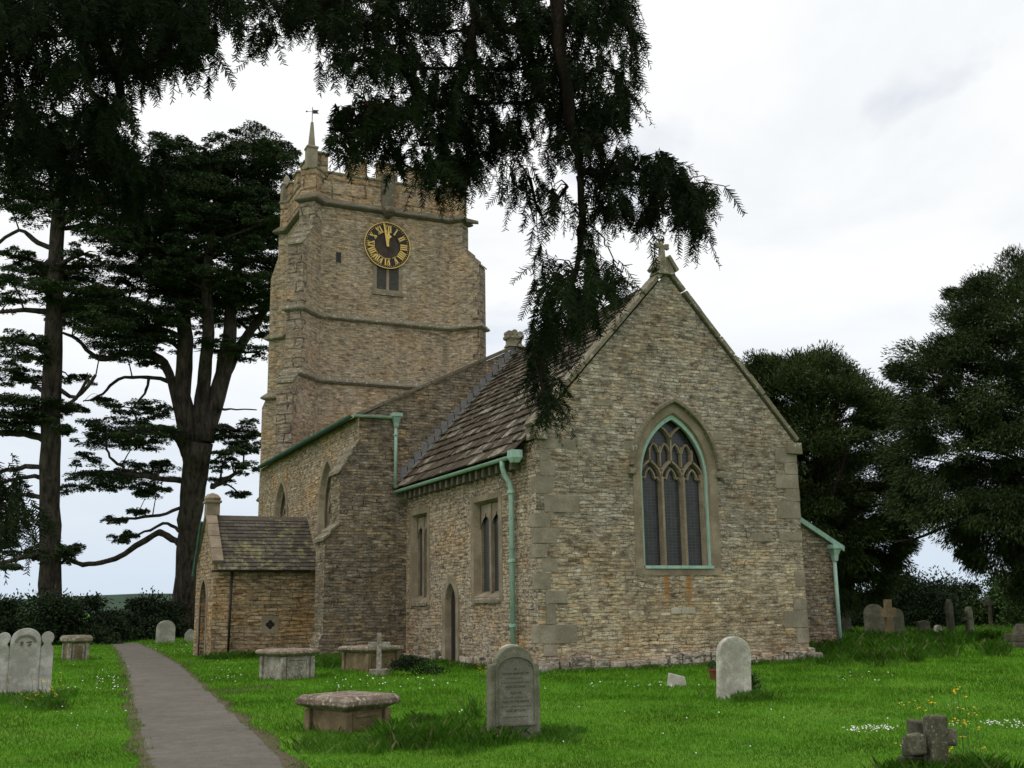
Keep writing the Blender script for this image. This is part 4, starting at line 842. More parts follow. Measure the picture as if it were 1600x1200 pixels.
headstone(297, 1003, 16, 983, 'pointed', 'g_pale', 'tiny pale pointed headstone next to the porch corner', rz=0.)
# triple white headstone at the left edge
t, p = place(34, 1092, -.06, 'headstone', 'white three part headstone with tall round centre and two ball topped sides', 'old headstones in the churchyard'); u_ = dep(p)/F
mb = MB(); hh = 108*u_; mb.prism(outline('round', 44*u_, hh), LF, .07, -.09); mb.build('centre_slab', 'g_pale', t, bevel=.012)
for sg in (-1, 1):
    a = 9.5*u_; xc = sg*(31.5*u_); hz = 76*u_; mb = MB(); mb.prism([(xc-a, -.25), (xc+a, -.25), (xc+a, hz), (xc+a*.55, hz+a*.7)]+[(xc+a*1.0*math.cos(-.9+(PI+1.8)*k/14), hz+a*1.75+a*1.0*math.sin(-.9+(PI+1.8)*k/14)) for k in range(15)]+[(xc-a*.55, hz+a*.7), (xc-a, hz)], LF, .06, -.07); mb.build('side_slab', 'g_pale', t, bevel=.01)
mb = MB(); a = 16*u_
for k in range(9):
    t0, t1 = PI*k/9, PI*(k+1)/9; zc = hh-22*u_; q = lambda r, a_: (r*math.cos(a_), -.10, zc+r*.75*math.sin(a_)); mb.hexa([q(a*.72, t0), q(a*.72, t1), q(a, t1), q(a, t0)]+[(x, -.088, z) for x, _, z in (q(a*.72, t0), q(a*.72, t1), q(a, t1), q(a, t0))])
for k in range(7): mb.lathe([(.0, -.02), (.03, 0), (.0, .02)], (random.uniform(-.5, .5)*a, -.09, hh-24*u_+random.uniform(-.4, .3)*a), 6)
mb.build('carving', 'g_grey', t); TUFTS += [(p[0]+.1, p[1]-.3, .55, 500, .34)]; LEFT_G = p
# chest tombs
def chest(px, py, lw, dp_, hh, rz, label, mats, grp='stone chest tombs beside the church', over=.10, th=.12, name='chest_tomb', plinth=0.):
    t, p = place(px, py, rz, name, label, grp, cat='tomb'); a, b = lw/2, dp_/2
    mb = MB(); mb.box(-a, a, -b, b, -.2, hh); body = mb.build('chest', mats[0], t, bevel=.015)
    mb = MB()
    for (u0, u1) in ((-a+.08, a-.08),): 
        ring(mb, lambda u, v, d: (u, -b+d, v), [(u0+.06, .06), (u1-.06, .06), (u1-.06, hh-.08), (u0+.06, hh-.08), (u0+.06, .06)], [(u0, .0), (u1, .0), (u1, hh-.03), (u0, hh-.03), (u0, .0)], -.02, .01)
    mb.build('carved_panel', mats[1], t, bevel=.01)
    for sx in (-1, 1):
        for sy in (-1, 1): mb = MB(); mb.box(sx*a-.05, sx*a+.05, sy*b-.05, sy*b+.05, -.2, hh-.002); mb.build('pilaster', mats[1], t, bevel=.01)
    r = lambda e, z: [(-a-e, -b-e, z), (a+e, -b-e, z), (a+e, b+e, z), (-a-e, b+e, z)]
    mb = MB(); mb.loft([r(.0, hh), r(.03, hh+.02), r(over*.8, hh+.05), r(over, hh+.07), r(over, hh+.07+th*.55), r(over-.05, hh+.07+th), r(over-.12, hh+.075+th)]); s = mb.build('ledger_slab', mats[2], t, bevel=.008)
    TUFTS.extend([(p[0]+math.cos(q)*(a+.15), p[1]+math.sin(q)*(b+.1), (.3), 30, .22) for q in np.linspace(0, 6, 7)]); return t, p
chest(543, 1139, .62, .68, .24, .42, 'low sunken table tomb with a thick lichened slab, nearest to the path', ('t_side', 't_side', 't_top'), over=.13, th=.10, name='table_tomb')
chest(448, 1061, .70, .80, .47, .32, 'pale carved chest tomb standing on the grass beside the porch', ('t_carved', 't_carved', 't_top'), over=.12, th=.08)
chest(579, 1048, .82, .95, .42, .32, 'brown chest tomb in the corner between nave and chancel', ('t_side', 't_side', 't_top'), over=.12, th=.08)
chest(117, 1032, .52, .6, .52, .2, 'small square chest tomb with domed lid beside the path on the left', ('t_side', 't_carved', 'cop'), over=.12, th=.16)
# crosses
def cross(px, py, hpx, wpx, mat, label, rz=-.1, base=True, arm=.72, t_=.07, tilt=0., grp='stone grave crosses'):
    t, p = place(px, py, rz, 'grave_cross', label, grp, cat='grave cross', tilt=tilt); u_ = dep(p)/F; hh, ww = hpx*u_, wpx*u_
    mb = MB(); o = [(-t_, 0), (t_, 0), (t_*.85, hh*arm-t_), (ww/2, hh*arm-t_), (ww/2, hh*arm+t_), (t_*.85, hh*arm+t_), (t_*.85, hh), (-t_*.85, hh), (-t_*.85, hh*arm+t_), (-ww/2, hh*arm+t_), (-ww/2, hh*arm-t_), (-t_*.85, hh*arm-t_)]
    mb.prism(o, LF, .06, -.06); mb.build('cross', mat, t, bevel=.012)
    if base:
        mb = MB(); mb.box(-t_*3.6, t_*3.6, -.2, .2, -.15, .13, .01); mb.build('base', mat, t, bevel=.015)
    TUFTS.append((p[0], p[1], .4, 60, .25)); return t, p
cross(592, 1055, 64, 35, 't_carved', 'small white stone cross on a block in front of the brown chest tomb', rz=-.3, t_=.06)
cross(1392, 1006, 68, 28, 't_side', 'plain tan stone cross in long grass right of the vestry', rz=.0, arm=.70, t_=.16, base=False)
cross(1513, 993, 36, 20, 'g_dark', 'dark thin cross standing in front of a pale headstone', rz=.1, arm=.72, t_=.06)
cross(1549, 980, 46, 26, 'g_dark', 'far stone cross raised on a stepped base near the hedge', rz=.1, arm=.8, t_=.11)
for px, py, wp, tp, kd, mt_, lb, rz in ((1322, 990, 20, 950, 'round', 'g_dark', 'dark headstone just right of the vestry drainpipe', .1), (1369, 998, 31, 945, 'round', 'g_grey', 'large round topped grey headstone left of the tan cross', -.35), (1404, 996, 22, 952, 'round', 'g_grey', 'worn grey headstone right behind the tan cross', 0.),
        (1444, 990, 22, 971, 'square', 'g_dark', 'low broken stump of a headstone in the long grass', 0.), (1467, 998, 13, 977, 'round', 'g_white', 'tiny pale rounded gravestone low in the grass', .2), (1487, 993, 18, 937, 'gothic', 'g_dark', 'tall narrow dark gothic headstone near the hedge', .4), (1517, 992, 15, 949, 'round', 'g_grey', 'pale grey headstone behind the dark thin cross', .3)):
    headstone(px, py, wp, tp, kd, mt_, lb, rz=rz, thick=.16, group='headstones in front of the hedge', tuft=60)
t, p = place(1598, 1012, .2, 'stepped_tomb', 'dark stepped stone tomb base at the right edge', 'stone chest tombs beside the church', cat='tomb'); mb = MB(); mb.box(-.55, .55, -.5, .5, -.1, .18, .02); mb.build('step', 'g_dark', t, bevel=.02); mb = MB(); mb.box(-.4, .4, -.35, .35, .181, .40, .02); mb.build('step', 'g_dark', t, bevel=.02); mb = MB(); mb.hexa([(-.25, -.2, .401), (.25, -.2, .401), (.25, .2, .401), (-.25, .2, .401), (-.1, -.1, .7), (.1, -.1, .7), (.1, .1, .7), (-.1, .1, .7)]); mb.build('stump', 'g_dark', t, bevel=.02)
# broken chunky cross at the bottom right
p = gr(1462, 1218); t = thing('grave_cross', 'leaning chunky stone cross with broken stones among yellow flowers', 'grave cross', (p[0], p[1], 0), -.35, 'stone grave crosses')
mb = MB(); mb.box(-.075, .075, -.08, .08, -.1, .50, .014); c0 = mb.build('shaft', 'g_moss', t, bevel=.02); mb = MB(); mb.box(-.20, -.077, -.07, .07, .20, .36, .008); mb.build('cross_arm', 'g_moss', t, bevel=.02); mb = MB(); mb.box(.077, .20, -.06, .06, .26, .40, .012); mb.build('cross_arm', 'g_moss', t, bevel=.02)
c0.rotation_euler = (.0, .10, 0)
p2 = gr(1437, 1212); t2 = thing('broken_stone', 'broken mossy stone blocks stacked left behind the leaning cross', 'stone', (p2[0], p2[1], 0), -.2); mb = MB(); mb.box(-.13, .08, -.1, .1, -.1, .16, .02); mb.box(-.10, .07, -.09, .08, .162, .31, .015); mb.box(-.03, .10, -.06, .08, .312, .44, .012); mb.build('block', 'g_dark', t2, bevel=.015)
p3 = gr(1418, 1207); o3 = MB(); o3.lathe([(.02, -.05), (.08, 0), (.085, .06), (.05, .11), (.01, .12)], p3, 9); tag(o3.build('field_stone', 'g_white', None), 'small pale rounded stone left of the broken blocks', 'stone')
# white block, flower pot
p = gr(1058, 1073); t = thing('marker_stone', 'small white wedge shaped marker stone below the east wall', 'stone', (p[0], p[1], 0), -.2); mb = MB(); mb.hexa([(-.16, -.1, -.05), (.16, -.1, -.05), (.16, .12, -.05), (-.16, .12, -.05), (-.13, -.05, .24), (.13, -.07, .17), (.13, .08, .17), (-.13, .08, .24)]); mb.build('block', 'g_white', t, bevel=.015)
p = gr(1116, 1062); t = thing('flower_pot', 'terracotta flower pot with a small plant by the east wall', 'flower pot', (p[0], p[1], 0)); mb = MB(); mb.lathe([(.07, 0), (.10, .17), (.12, .17), (.12, .21), (.09, .21), (.08, .16)], n=14); mb.build('pot', 'terracotta', t)
C = rdir(120)*[.08, .08, .09]+[0, 0, .26]; raw('plant', diamonds(C, rdir(120)*.05, rdir(120)*.018), 4, 'shrub2', t)

# ================================================================== LAWN GRASS, LONG GRASS, FLOWERS
def in_church(x, y, m=0.0):
    return ((x > -m) & (x < W+m) & (y > -m) & (y < 9)) | ((x > XN-1.3) & (x < 9) & (y > L-m) & (y < 30)) | ((x > PX0-m) & (x < 0) & (y > PY0-m) & (y < PY1+m)) | ((x > W) & (x < VX1+m) & (y > VY-m) & (y < 12))
def on_path(x, y): j_ = .08*np.sin(y*5.1)*np.sin(y*2.3+1)+.05*np.sin(y*13)-.05*np.sin(x*40)*np.sin(y*31); return (x > pathL(y)+.02+j_) & (x < pathR(y)-.02+j_) & (y < 32.4)
def blades(x, y, hgt, wd, lean, mat, name, lab, cat):
    n = len(x); a = RNG.uniform(0, 2*PI, n); d = np.stack([np.cos(a), np.sin(a), np.zeros(n)], 1); b = np.stack([-np.sin(a), np.cos(a), np.zeros(n)], 1)
    base = np.stack([x, y, np.full(n, -.005)], 1); tip = base+np.array([0, 0, 1])*hgt[:, None]+d*(hgt*lean*RNG.uniform(.2, 1, n))[:, None]
    mid = base*.45+tip*.55-d*(hgt*lean*.12)[:, None]+np.array([0, 0, 1])*(hgt*.06)[:, None]; wv = b*wd[:, None]
    V = np.stack([base-wv*.5, base+wv*.5, mid+wv*.42, tip, mid-wv*.42], 1).reshape(-1, 3); o = raw(name, V, 5, mat, kind='stuff'); o['label'] = lab; o['category'] = cat; return o
n = 640000; r = np.exp(RNG.uniform(np.log(8.5), np.log(75), n)); th = YAW+RNG.uniform(-.72, .70, n); x = CP[0]+r*np.sin(th); y = CP[1]+r*np.cos(th)
k = ~(in_church(x, y, -.02) | on_path(x, y)); x, y, r = x[k], y[k], r[k]; n = len(x)
patch = .5+.5*np.sin(x*1.3+np.sin(y*.9)*1.5)*np.cos(y*1.1+np.sin(x*.6)*2)
blades(x, y, (.014+.026*RNG.random(n)**2+.016*patch)*np.clip(r/14, .9, 1.8), .0045*np.clip(r/11, .9, 5), .9, 'blade', 'grass', 'short mown grass of the churchyard lawn', 'grass')
X, Y, H = [], [], []
def tuft(cx, cy, rad, cnt, hgt):
    cnt = int(cnt*1.7); hgt *= .50; rad *= 1.4; a = RNG.uniform(0, 2*PI, cnt); q = rad*np.sqrt(RNG.random(cnt)); X.append(cx+q*np.cos(a)); Y.append(cy+q*np.sin(a)); H.append(hgt*RNG.uniform(.35, 1.15, cnt))
for q in TUFTS: tuft(*q)
for k in range(150): tuft(RNG.uniform(-.3, W+.3), RNG.uniform(-.5, -.1), .14, 24, RNG.uniform(.08, .26))
for k in range(90): tuft(RNG.uniform(-.55, -.12), RNG.uniform(0, 8.4), .14, 26, RNG.uniform(.1, .34))
for k in range(60): tuft(RNG.uniform(-2.9, -1.9), RNG.uniform(7.8, 8.4), .2, 24, RNG.uniform(.2, .5))
for k in range(110): tuft(RNG.uniform(PX0-.1, PX1), RNG.uniform(PY0-.6, PY0-.1), .25, 26, RNG.uniform(.15, .5))
for k in range(70): tuft(RNG.uniform(-3.4, -1.0), RNG.uniform(5.0, 8.2), .3, 36, RNG.uniform(.25, .6))
for k in range(420):                                  # long rank grass below the vestry and round the graves
    px = np.clip(RNG.normal(1350, 85), 1256, 1560); py = np.clip(RNG.normal(1016-.035*(px-1300), 11), 985, 1050-.06*(px-1256)); p = gr(px, py); tuft(p[0], p[1], RNG.uniform(.15, .5), RNG.integers(14, 50), RNG.uniform(.2, .95)*np.clip(1.25-abs(py-1012)/38, .3, 1))
for k in range(260): p = gr(RNG.uniform(1320, 1600), RNG.uniform(966, 1000)); tuft(p[0], p[1], .6, 26, RNG.uniform(.2, .5))
for k in range(60): p = gr(np.clip(RNG.normal(690, 60), 610, 790), np.clip(RNG.normal(1148, 16), 1112, 1180)); tuft(p[0], p[1], RNG.uniform(.06, .2), RNG.integers(20, 70), RNG.uniform(.08, .42))
for k in range(70): p = gr(RNG.uniform(480, 640), RNG.uniform(1152, 1178)); tuft(p[0], p[1], .16, 40, RNG.uniform(.08, .26))
for k in range(18): p = gr(RNG.uniform(836, 900), RNG.uniform(1140, 1165)); tuft(p[0], p[1], .14, 40, RNG.uniform(.12, .24))
for k in range(26): p = gr(RNG.uniform(1400, 1560), RNG.uniform(1205, 1235)); tuft(p[0], p[1], .12, 60, RNG.uniform(.15, .4))
for k in range(16): p = gr(RNG.uniform(1160, 1195), RNG.uniform(1088, 1098)); tuft(p[0], p[1], .14, 40, RNG.uniform(.15, .3))
for k in range(130): p = gr(RNG.uniform(0, 300), RNG.uniform(985, 1010)); tuft(p[0], p[1], .8, 26, RNG.uniform(.15, .4))
for k in range(45): p = gr(RNG.uniform(0, 90), RNG.uniform(1088, 1112)); tuft(p[0], p[1], .16, 34, RNG.uniform(.12, .34))
X, Y, H = np.concatenate(X), np.concatenate(Y), np.concatenate(H); k = ~(on_path(X, Y) | in_church(X, Y, -.03)); X, Y, H = X[k], Y[k], H[k]; rr = np.hypot(X-CP[0], Y-CP[1])
blades(X, Y, H, .0026*np.clip(rr/11, .9, 3.0), 1.0, 'tuft', 'long_grass', 'long unmown grass around graves and along the walls', 'grass')
# daisies: white specks in the lawn
pts = []
def scatter(x0, x1, y0, y1, n):
    for _ in range(n): pts.append(gr(random.uniform(x0, x1), random.uniform(y0, y1)))
def streak(x0, y0, x1, y1, n, s):
    for _ in range(n): f = random.random(); pts.append(gr(x0+(x1-x0)*f+random.gauss(0, s), y0+(y1-y0)*f+random.gauss(0, s*.35)))
streak(1325, 1150, 1400, 1146, 90, 7); streak(1535, 1137, 1600, 1142, 60, 8); streak(1480, 1140, 1500, 1146, 10, 6); scatter(500, 700, 1060, 1080, 24); scatter(150, 185, 1060, 1085, 26); scatter(330, 380, 1035, 1075, 16); scatter(900, 1100, 1070, 1080, 16); scatter(1310, 1400, 1055, 1070, 12); scatter(20, 200, 1040, 1150, 24); scatter(230, 300, 1010, 1022, 16); scatter(600, 1500, 1060, 1190, 30); scatter(480, 620, 1072, 1088, 10)
C = np.array(pts); rr = np.linalg.norm(C-CP, axis=1); C[:, 2] = .06+.03*RNG.random(len(C)); s = ((.0045+.005*RNG.random(len(C)))*np.clip(rr/12, 1, 1.8))[:, None]
a = np.tile([1., 0, .2], (len(C), 1)); b = np.tile([0., 1, .5], (len(C), 1)); o = raw('daisies', diamonds(C, a*s, b*s), 4, 'daisy', kind='stuff'); o['label'] = 'white daisies scattered in the mown lawn'; o['category'] = 'flowers'
def flowers(name, label, spots, hr, grp=None):        # stems with small yellow heads
    c = np.mean(spots, 0); t = thing(name, label, 'wildflower', (c[0], c[1], 0), 0, grp); mb = MB(); V = []
    for s in spots:
        b = np.array([s[0], s[1], 0.]); hh = s[2] if s[2] > 0 else random.uniform(*hr); tip = b+np.array([random.uniform(-.06, .06), random.uniform(-.06, .06), hh]); mb.tube([b, (b+tip)/2+np.array([.01, 0, 0]), tip], .0022, 4)
        for _ in range(random.randint(1, 3)):
            q = tip+np.array([random.gauss(0, .018), random.gauss(0, .018), random.gauss(0, .012)]); rd = .013
            for k in range(5): a_ = k*2*PI/5; V.append(diamonds(np.array([q+rd*.6*np.array([math.cos(a_), math.sin(a_), .25])]), np.array([[math.cos(a_)*rd, math.sin(a_)*rd, .25*rd]]), np.array([[-math.sin(a_)*rd*.5, math.cos(a_)*rd*.5, 0.003]])))
    mb.build('stems', 'stem', t, (c[0], c[1], 0)); raw('petals', np.concatenate(V), 4, 'yellow', t, (c[0], c[1], 0)); return t
sp = []
for px, py in ((1413, 1101), (1418, 1100), (1440, 1106), (1434, 1108), (1447, 1092), (1455, 1098), (1463, 1092), (1480, 1082), (1490, 1078), (1497, 1077), (1485, 1080), (1506, 1086), (1511, 1108), (1516, 1114), (1526, 1107), (1528, 1116), (1500, 1126), (1505, 1124), (1509, 1132), (1512, 1134), (1488, 1127), (1433, 1144), (1453, 1150), (1457, 1148), (1407, 1165), (1412, 1168), (1418, 1167), (1473, 1160), (1474, 1174), (1480, 1176), (1515, 1152), (1522, 1168), (1454, 1171), (1517, 1137), (1494, 1128)):
    d = 9.6+random.uniform(-.3, .5); q = at(px, py, d); sp.append((q[0], q[1], q[2]))
flowers('yellow_wildflowers', 'tall yellow wildflowers growing round the leaning stone cross', sp, (.3, .6))
sp = [tuple(gr(random.uniform(2, 100), random.uniform(1088, 1108))[:2])+(0,) for _ in range(34)]; flowers('yellow_wildflowers', 'yellow flowers at the foot of the three part white headstone', sp, (.12, .42))
sp = [tuple(gr(random.uniform(742, 765), random.uniform(1060, 1066))[:2])+(0,) for _ in range(12)]; flowers('yellow_wildflowers', 'small yellow flowers below the chancel window next to the pipe', sp, (.12, .3))
sp = [tuple(gr(random.uniform(630, 690), random.uniform(1056, 1062))[:2])+(0,) for _ in range(5)]
# leafy weeds at the chancel foot
def bush(name, label, c, rx, ry, rz_, n, leaf, mat, cat='shrub', grp=None, stems=True, lump=7, droop=0.):
    c = np.array(c, float); base = np.array([c[0], c[1], 0.]); t = thing(name, label, cat, base, 0, grp)
    cc = c+RNG.uniform(-1, 1, (lump, 3))*[rx*.7, ry*.7, rz_*.75]; rad = RNG.uniform(.3, .62, lump); k = RNG.integers(0, lump, n); dr = rdir(n); q = RNG.random(n)**.45
    P_ = cc[k]+dr*(q*rad[k])[:, None]*[rx, ry, rz_]*(1+.25*RNG.normal(size=n))[:, None]; P_[:, 2] = np.maximum(P_[:, 2], .03)
    A = unit(dr+rdir(n)*.8-np.array([0, 0, droop]))*(leaf*RNG.uniform(.6, 1.2, n))[:, None]; B = unit(np.cross(A, rdir(n)))*(leaf*.42); raw('foliage', diamonds(P_, A, B), 4, mat, t, base)
    if stems:
        mb = MB()
        for k in range(min(lump, 9)): e = cc[k]; m_ = (base+e)/2+np.array([random.uniform(-.1, .1)*rx, random.uniform(-.1, .1)*ry, 0]); mb.tube([base+np.array([random.uniform(-.2, .2)*rx, random.uniform(-.2, .2)*ry, -.1]), m_, e], [.02*rz_+.008, .012*rz_+.005, .004], 5)
        mb.build('stems', 'bark_yew', t, base)
    return t
p = gr(672, 1058); bush('weed_clump', 'dark leafy weeds at the foot of the chancel wall beside the door', (p[0], p[1]+.6, .22), .75, .3, .26, 1500, .035, 'shrub', 'weeds')
p = gr(1180, 1082); bush('weed_clump', 'leafy weeds growing right behind the leaning white headstone', (p[0], p[1], .16), .25, .2, .2, 500, .03, 'shrub2', 'weeds')

# ================================================================== SHRUBS AND HEDGES
for px, py, d, rx, rz_, lb in ((30, 965, 50, 1.9, 1.15, 'dark evergreen bush at the far left behind the white headstone'), (112, 965, 49, 1.6, 1.15, 'dark evergreen bush around the foot of the left cedar'), (165, 975, 52, 1.1, .75, 'dark spiky bush left of the end of the path'), (208, 978, 55, 1.3, .75, 'low dark bush at the very end of the path'), (236, 965, 57, 1.2, 1.15, 'dark bush between path and right cedar'), (272, 965, 60, 1.4, 1.1, 'dark bush at the foot of the right cedar')):
    q = at(px, py, d); bush('evergreen_bush', lb, (q[0], q[1], rz_*.85), rx*1.15, rx*.9, rz_, 13000, .10, 'shrub', 'bush', 'evergreen bushes along the churchyard edge', True, 14)
hx = [(1345, 930, 58), (1400, 925, 60), (1450, 922, 56), (1500, 920, 60), (1560, 912, 58), (1620, 905, 54), (1290, 920, 62), (1680, 900, 55)]
HL = ['dark hedge shrub behind the round topped grey headstone', 'dark hedge shrub behind the tan cross', 'dark hedge shrub behind the broken stump', 'dark hedge shrub behind the gothic headstone', 'lighter green hedge shrub behind the far stepped cross', 'light green hedge shrub at the right edge', 'dark hedge shrub behind the vestry corner', 'hedge shrub beyond the right edge']
for k, (px, py, d) in enumerate(hx):
    q = at(px, py, d); bush('hedge_shrub', HL[k], (q[0], q[1], 1.2), 1.9, 1.5, 1.55, 14000, .09, 'shrub2' if k in (4, 5, 7) else 'shrub', 'shrub', 'hedge shrubs behind the right hand graves', True, 14)

# ================================================================== CEDARS
def spl(P, k=4):                                      # smooth curve through points given as rows
    P = np.array(P, float); n = len(P)
    if n < 3: return P
    o = []
    for i in range(n-1):
        a, b, c, d = P[max(i-1, 0)], P[i], P[i+1], P[min(i+2, n-1)]
        for t in np.linspace(0, 1, k+1)[:-1]: o.append(.5*((2*b)+(c-a)*t+(2*a-5*b+4*c-d)*t*t+(3*b-a-3*c+d)*t**3))
    return np.array(o+[P[-1]])
def cedar(base_px, d, trunk, limbs, pads, label, dens=170, seed=1, dz=0.):
    rg = np.random.default_rng(seed); g0 = at(*base_px, d); base = np.array([g0[0], g0[1], 0.]); t = thing('cedar_tree', label, 'tree', base, 0, 'old cedars beyond the church'); u_ = d/F
    mb = MB(); nodes = []
    for pts in trunk:
        P3 = [at(px, py, d+do) for px, py, r, do in pts]; R3 = [r*u_ for _, _, r, _ in pts]
        if pts is trunk[0]: P3[0] = np.array([base[0], base[1], -.3])
        fine, rf = [], []
        for i in range(len(P3)-1):
            for s in np.linspace(0, 1, 5)[:-1]: fine.append(P3[i]*(1-s)+P3[i+1]*s+rg.normal(0, R3[i]*.05, 3)); rf.append((R3[i]*(1-s)+R3[i+1]*s)*rg.uniform(.95, 1.05))
        fine.append(P3[-1]); rf.append(R3[-1]); mb.tube(fine, rf, 10); nodes += list(zip(fine, rf))
    if len(trunk[0]) and True:
        for k in range(6): a = k*PI/3+.3; r0 = trunk[0][0][2]*u_; mb.tube([base+np.array([math.cos(a)*r0*1.5, math.sin(a)*r0*1.5, -.2]), base+np.array([math.cos(a)*r0*.8, math.sin(a)*r0*.8, .5]), base+np.array([math.cos(a)*r0*.4, math.sin(a)*r0*.4, 1.6])], [r0*.25, r0*.35, r0*.3], 6)
    mb.build('trunk', 'bark', t, base, smooth=True)
    mb = MB()
    for pts in limbs: pts = [tuple(q) for q in spl(pts)+rg.normal(0, 1, (1, 4))*0]; mb.tube([at(px+rg.normal(0, .8), py+rg.normal(0, .8), d+do) for px, py, r, do in pts], [max(r, .4)*u_*rg.uniform(.9, 1.1) for _, _, r, _ in pts], 7); nodes += [(at(px, py, d+do), r*u_) for px, py, r, do in pts]
    Cs, As, Bs = [], [], []
    NP = np.array([n_[0] for n_ in nodes])
    for px, py, rx, ry in pads:
        do = rg.uniform(-2.2, 3.2); c = at(px, py, d+do); R = rx*(d+do)/F; T = ry*(d+do)/F
        cand = np.where(NP[:, 2] < c[2]+.5)[0]; j = cand[np.argmin(np.linalg.norm(NP[cand]-c, axis=1)+np.abs(NP[cand][:, 2]-c[2]+1)*.4)]; n0 = NP[j]; r0 = min(nodes[j][1]*.45, .16)
        m1 = n0*.5+c*.5+np.array([0, 0, T*.3+rg.uniform(-.2, .5)]); q_ = spl([n0, m1, c-np.array([0, 0, T*.25])], 3); mb.tube(q_, np.linspace(r0, r0*.45, len(q_)), 6)
        nsp = 9
        for a in np.linspace(0, 2*PI, nsp)[:-1]: 
            e = c+np.array([math.cos(a+rg.uniform(-.3, .3))*R*.9, math.sin(a)*R*.9, -T*.25]); mb.tube([c-np.array([0, 0, T*.25]), (c+e)/2+rg.normal(0, .08, 3), e], [r0*.4, r0*.25, .012], 4)
        # ragged tiers: several overlapping small fans make one plate
        nf = max(9, int(R*R*8.5)); a = rg.uniform(0, 2*PI, nf); q = R*np.sqrt(rg.random(nf))*rg.uniform(.75, 1.12, nf)
        fc = c+np.stack([q*np.cos(a), q*np.sin(a), T*(.35-.55*(q/R)**2)+rg.normal(0, T*.5, nf)], 1)
        m_ = int(dens); k = np.repeat(np.arange(nf), m_); n = len(k); fr = rg.uniform(.32, .75, nf)*np.clip(R/2, .55, 1.0)
        aa = rg.uniform(0, 2*PI, n); qq = np.sqrt(rg.random(n))*fr[k]; Cq = fc[k]+np.stack([qq*np.cos(aa), qq*np.sin(aa), rg.normal(0, .05, n)-.10*(qq/fr[k])**2], 1)
        A = unit(np.stack([np.cos(aa)+rg.normal(0, .5, n), np.sin(aa)+rg.normal(0, .5, n), rg.normal(-.05, .35, n)], 1)); B = unit(np.cross(A, rg.normal(size=(n, 3))+np.array([0, 0, 1.2])))
        s = rg.uniform(.045, .105, n)[:, None]; Cs.append(Cq); As.append(A*s); Bs.append(B*s*.38)
    mb.build('branches', 'bark', t, base, smooth=True)
    raw('foliage', diamonds(np.concatenate(Cs), np.concatenate(As), np.concatenate(Bs)), 4, 'cedar', t, base); return t
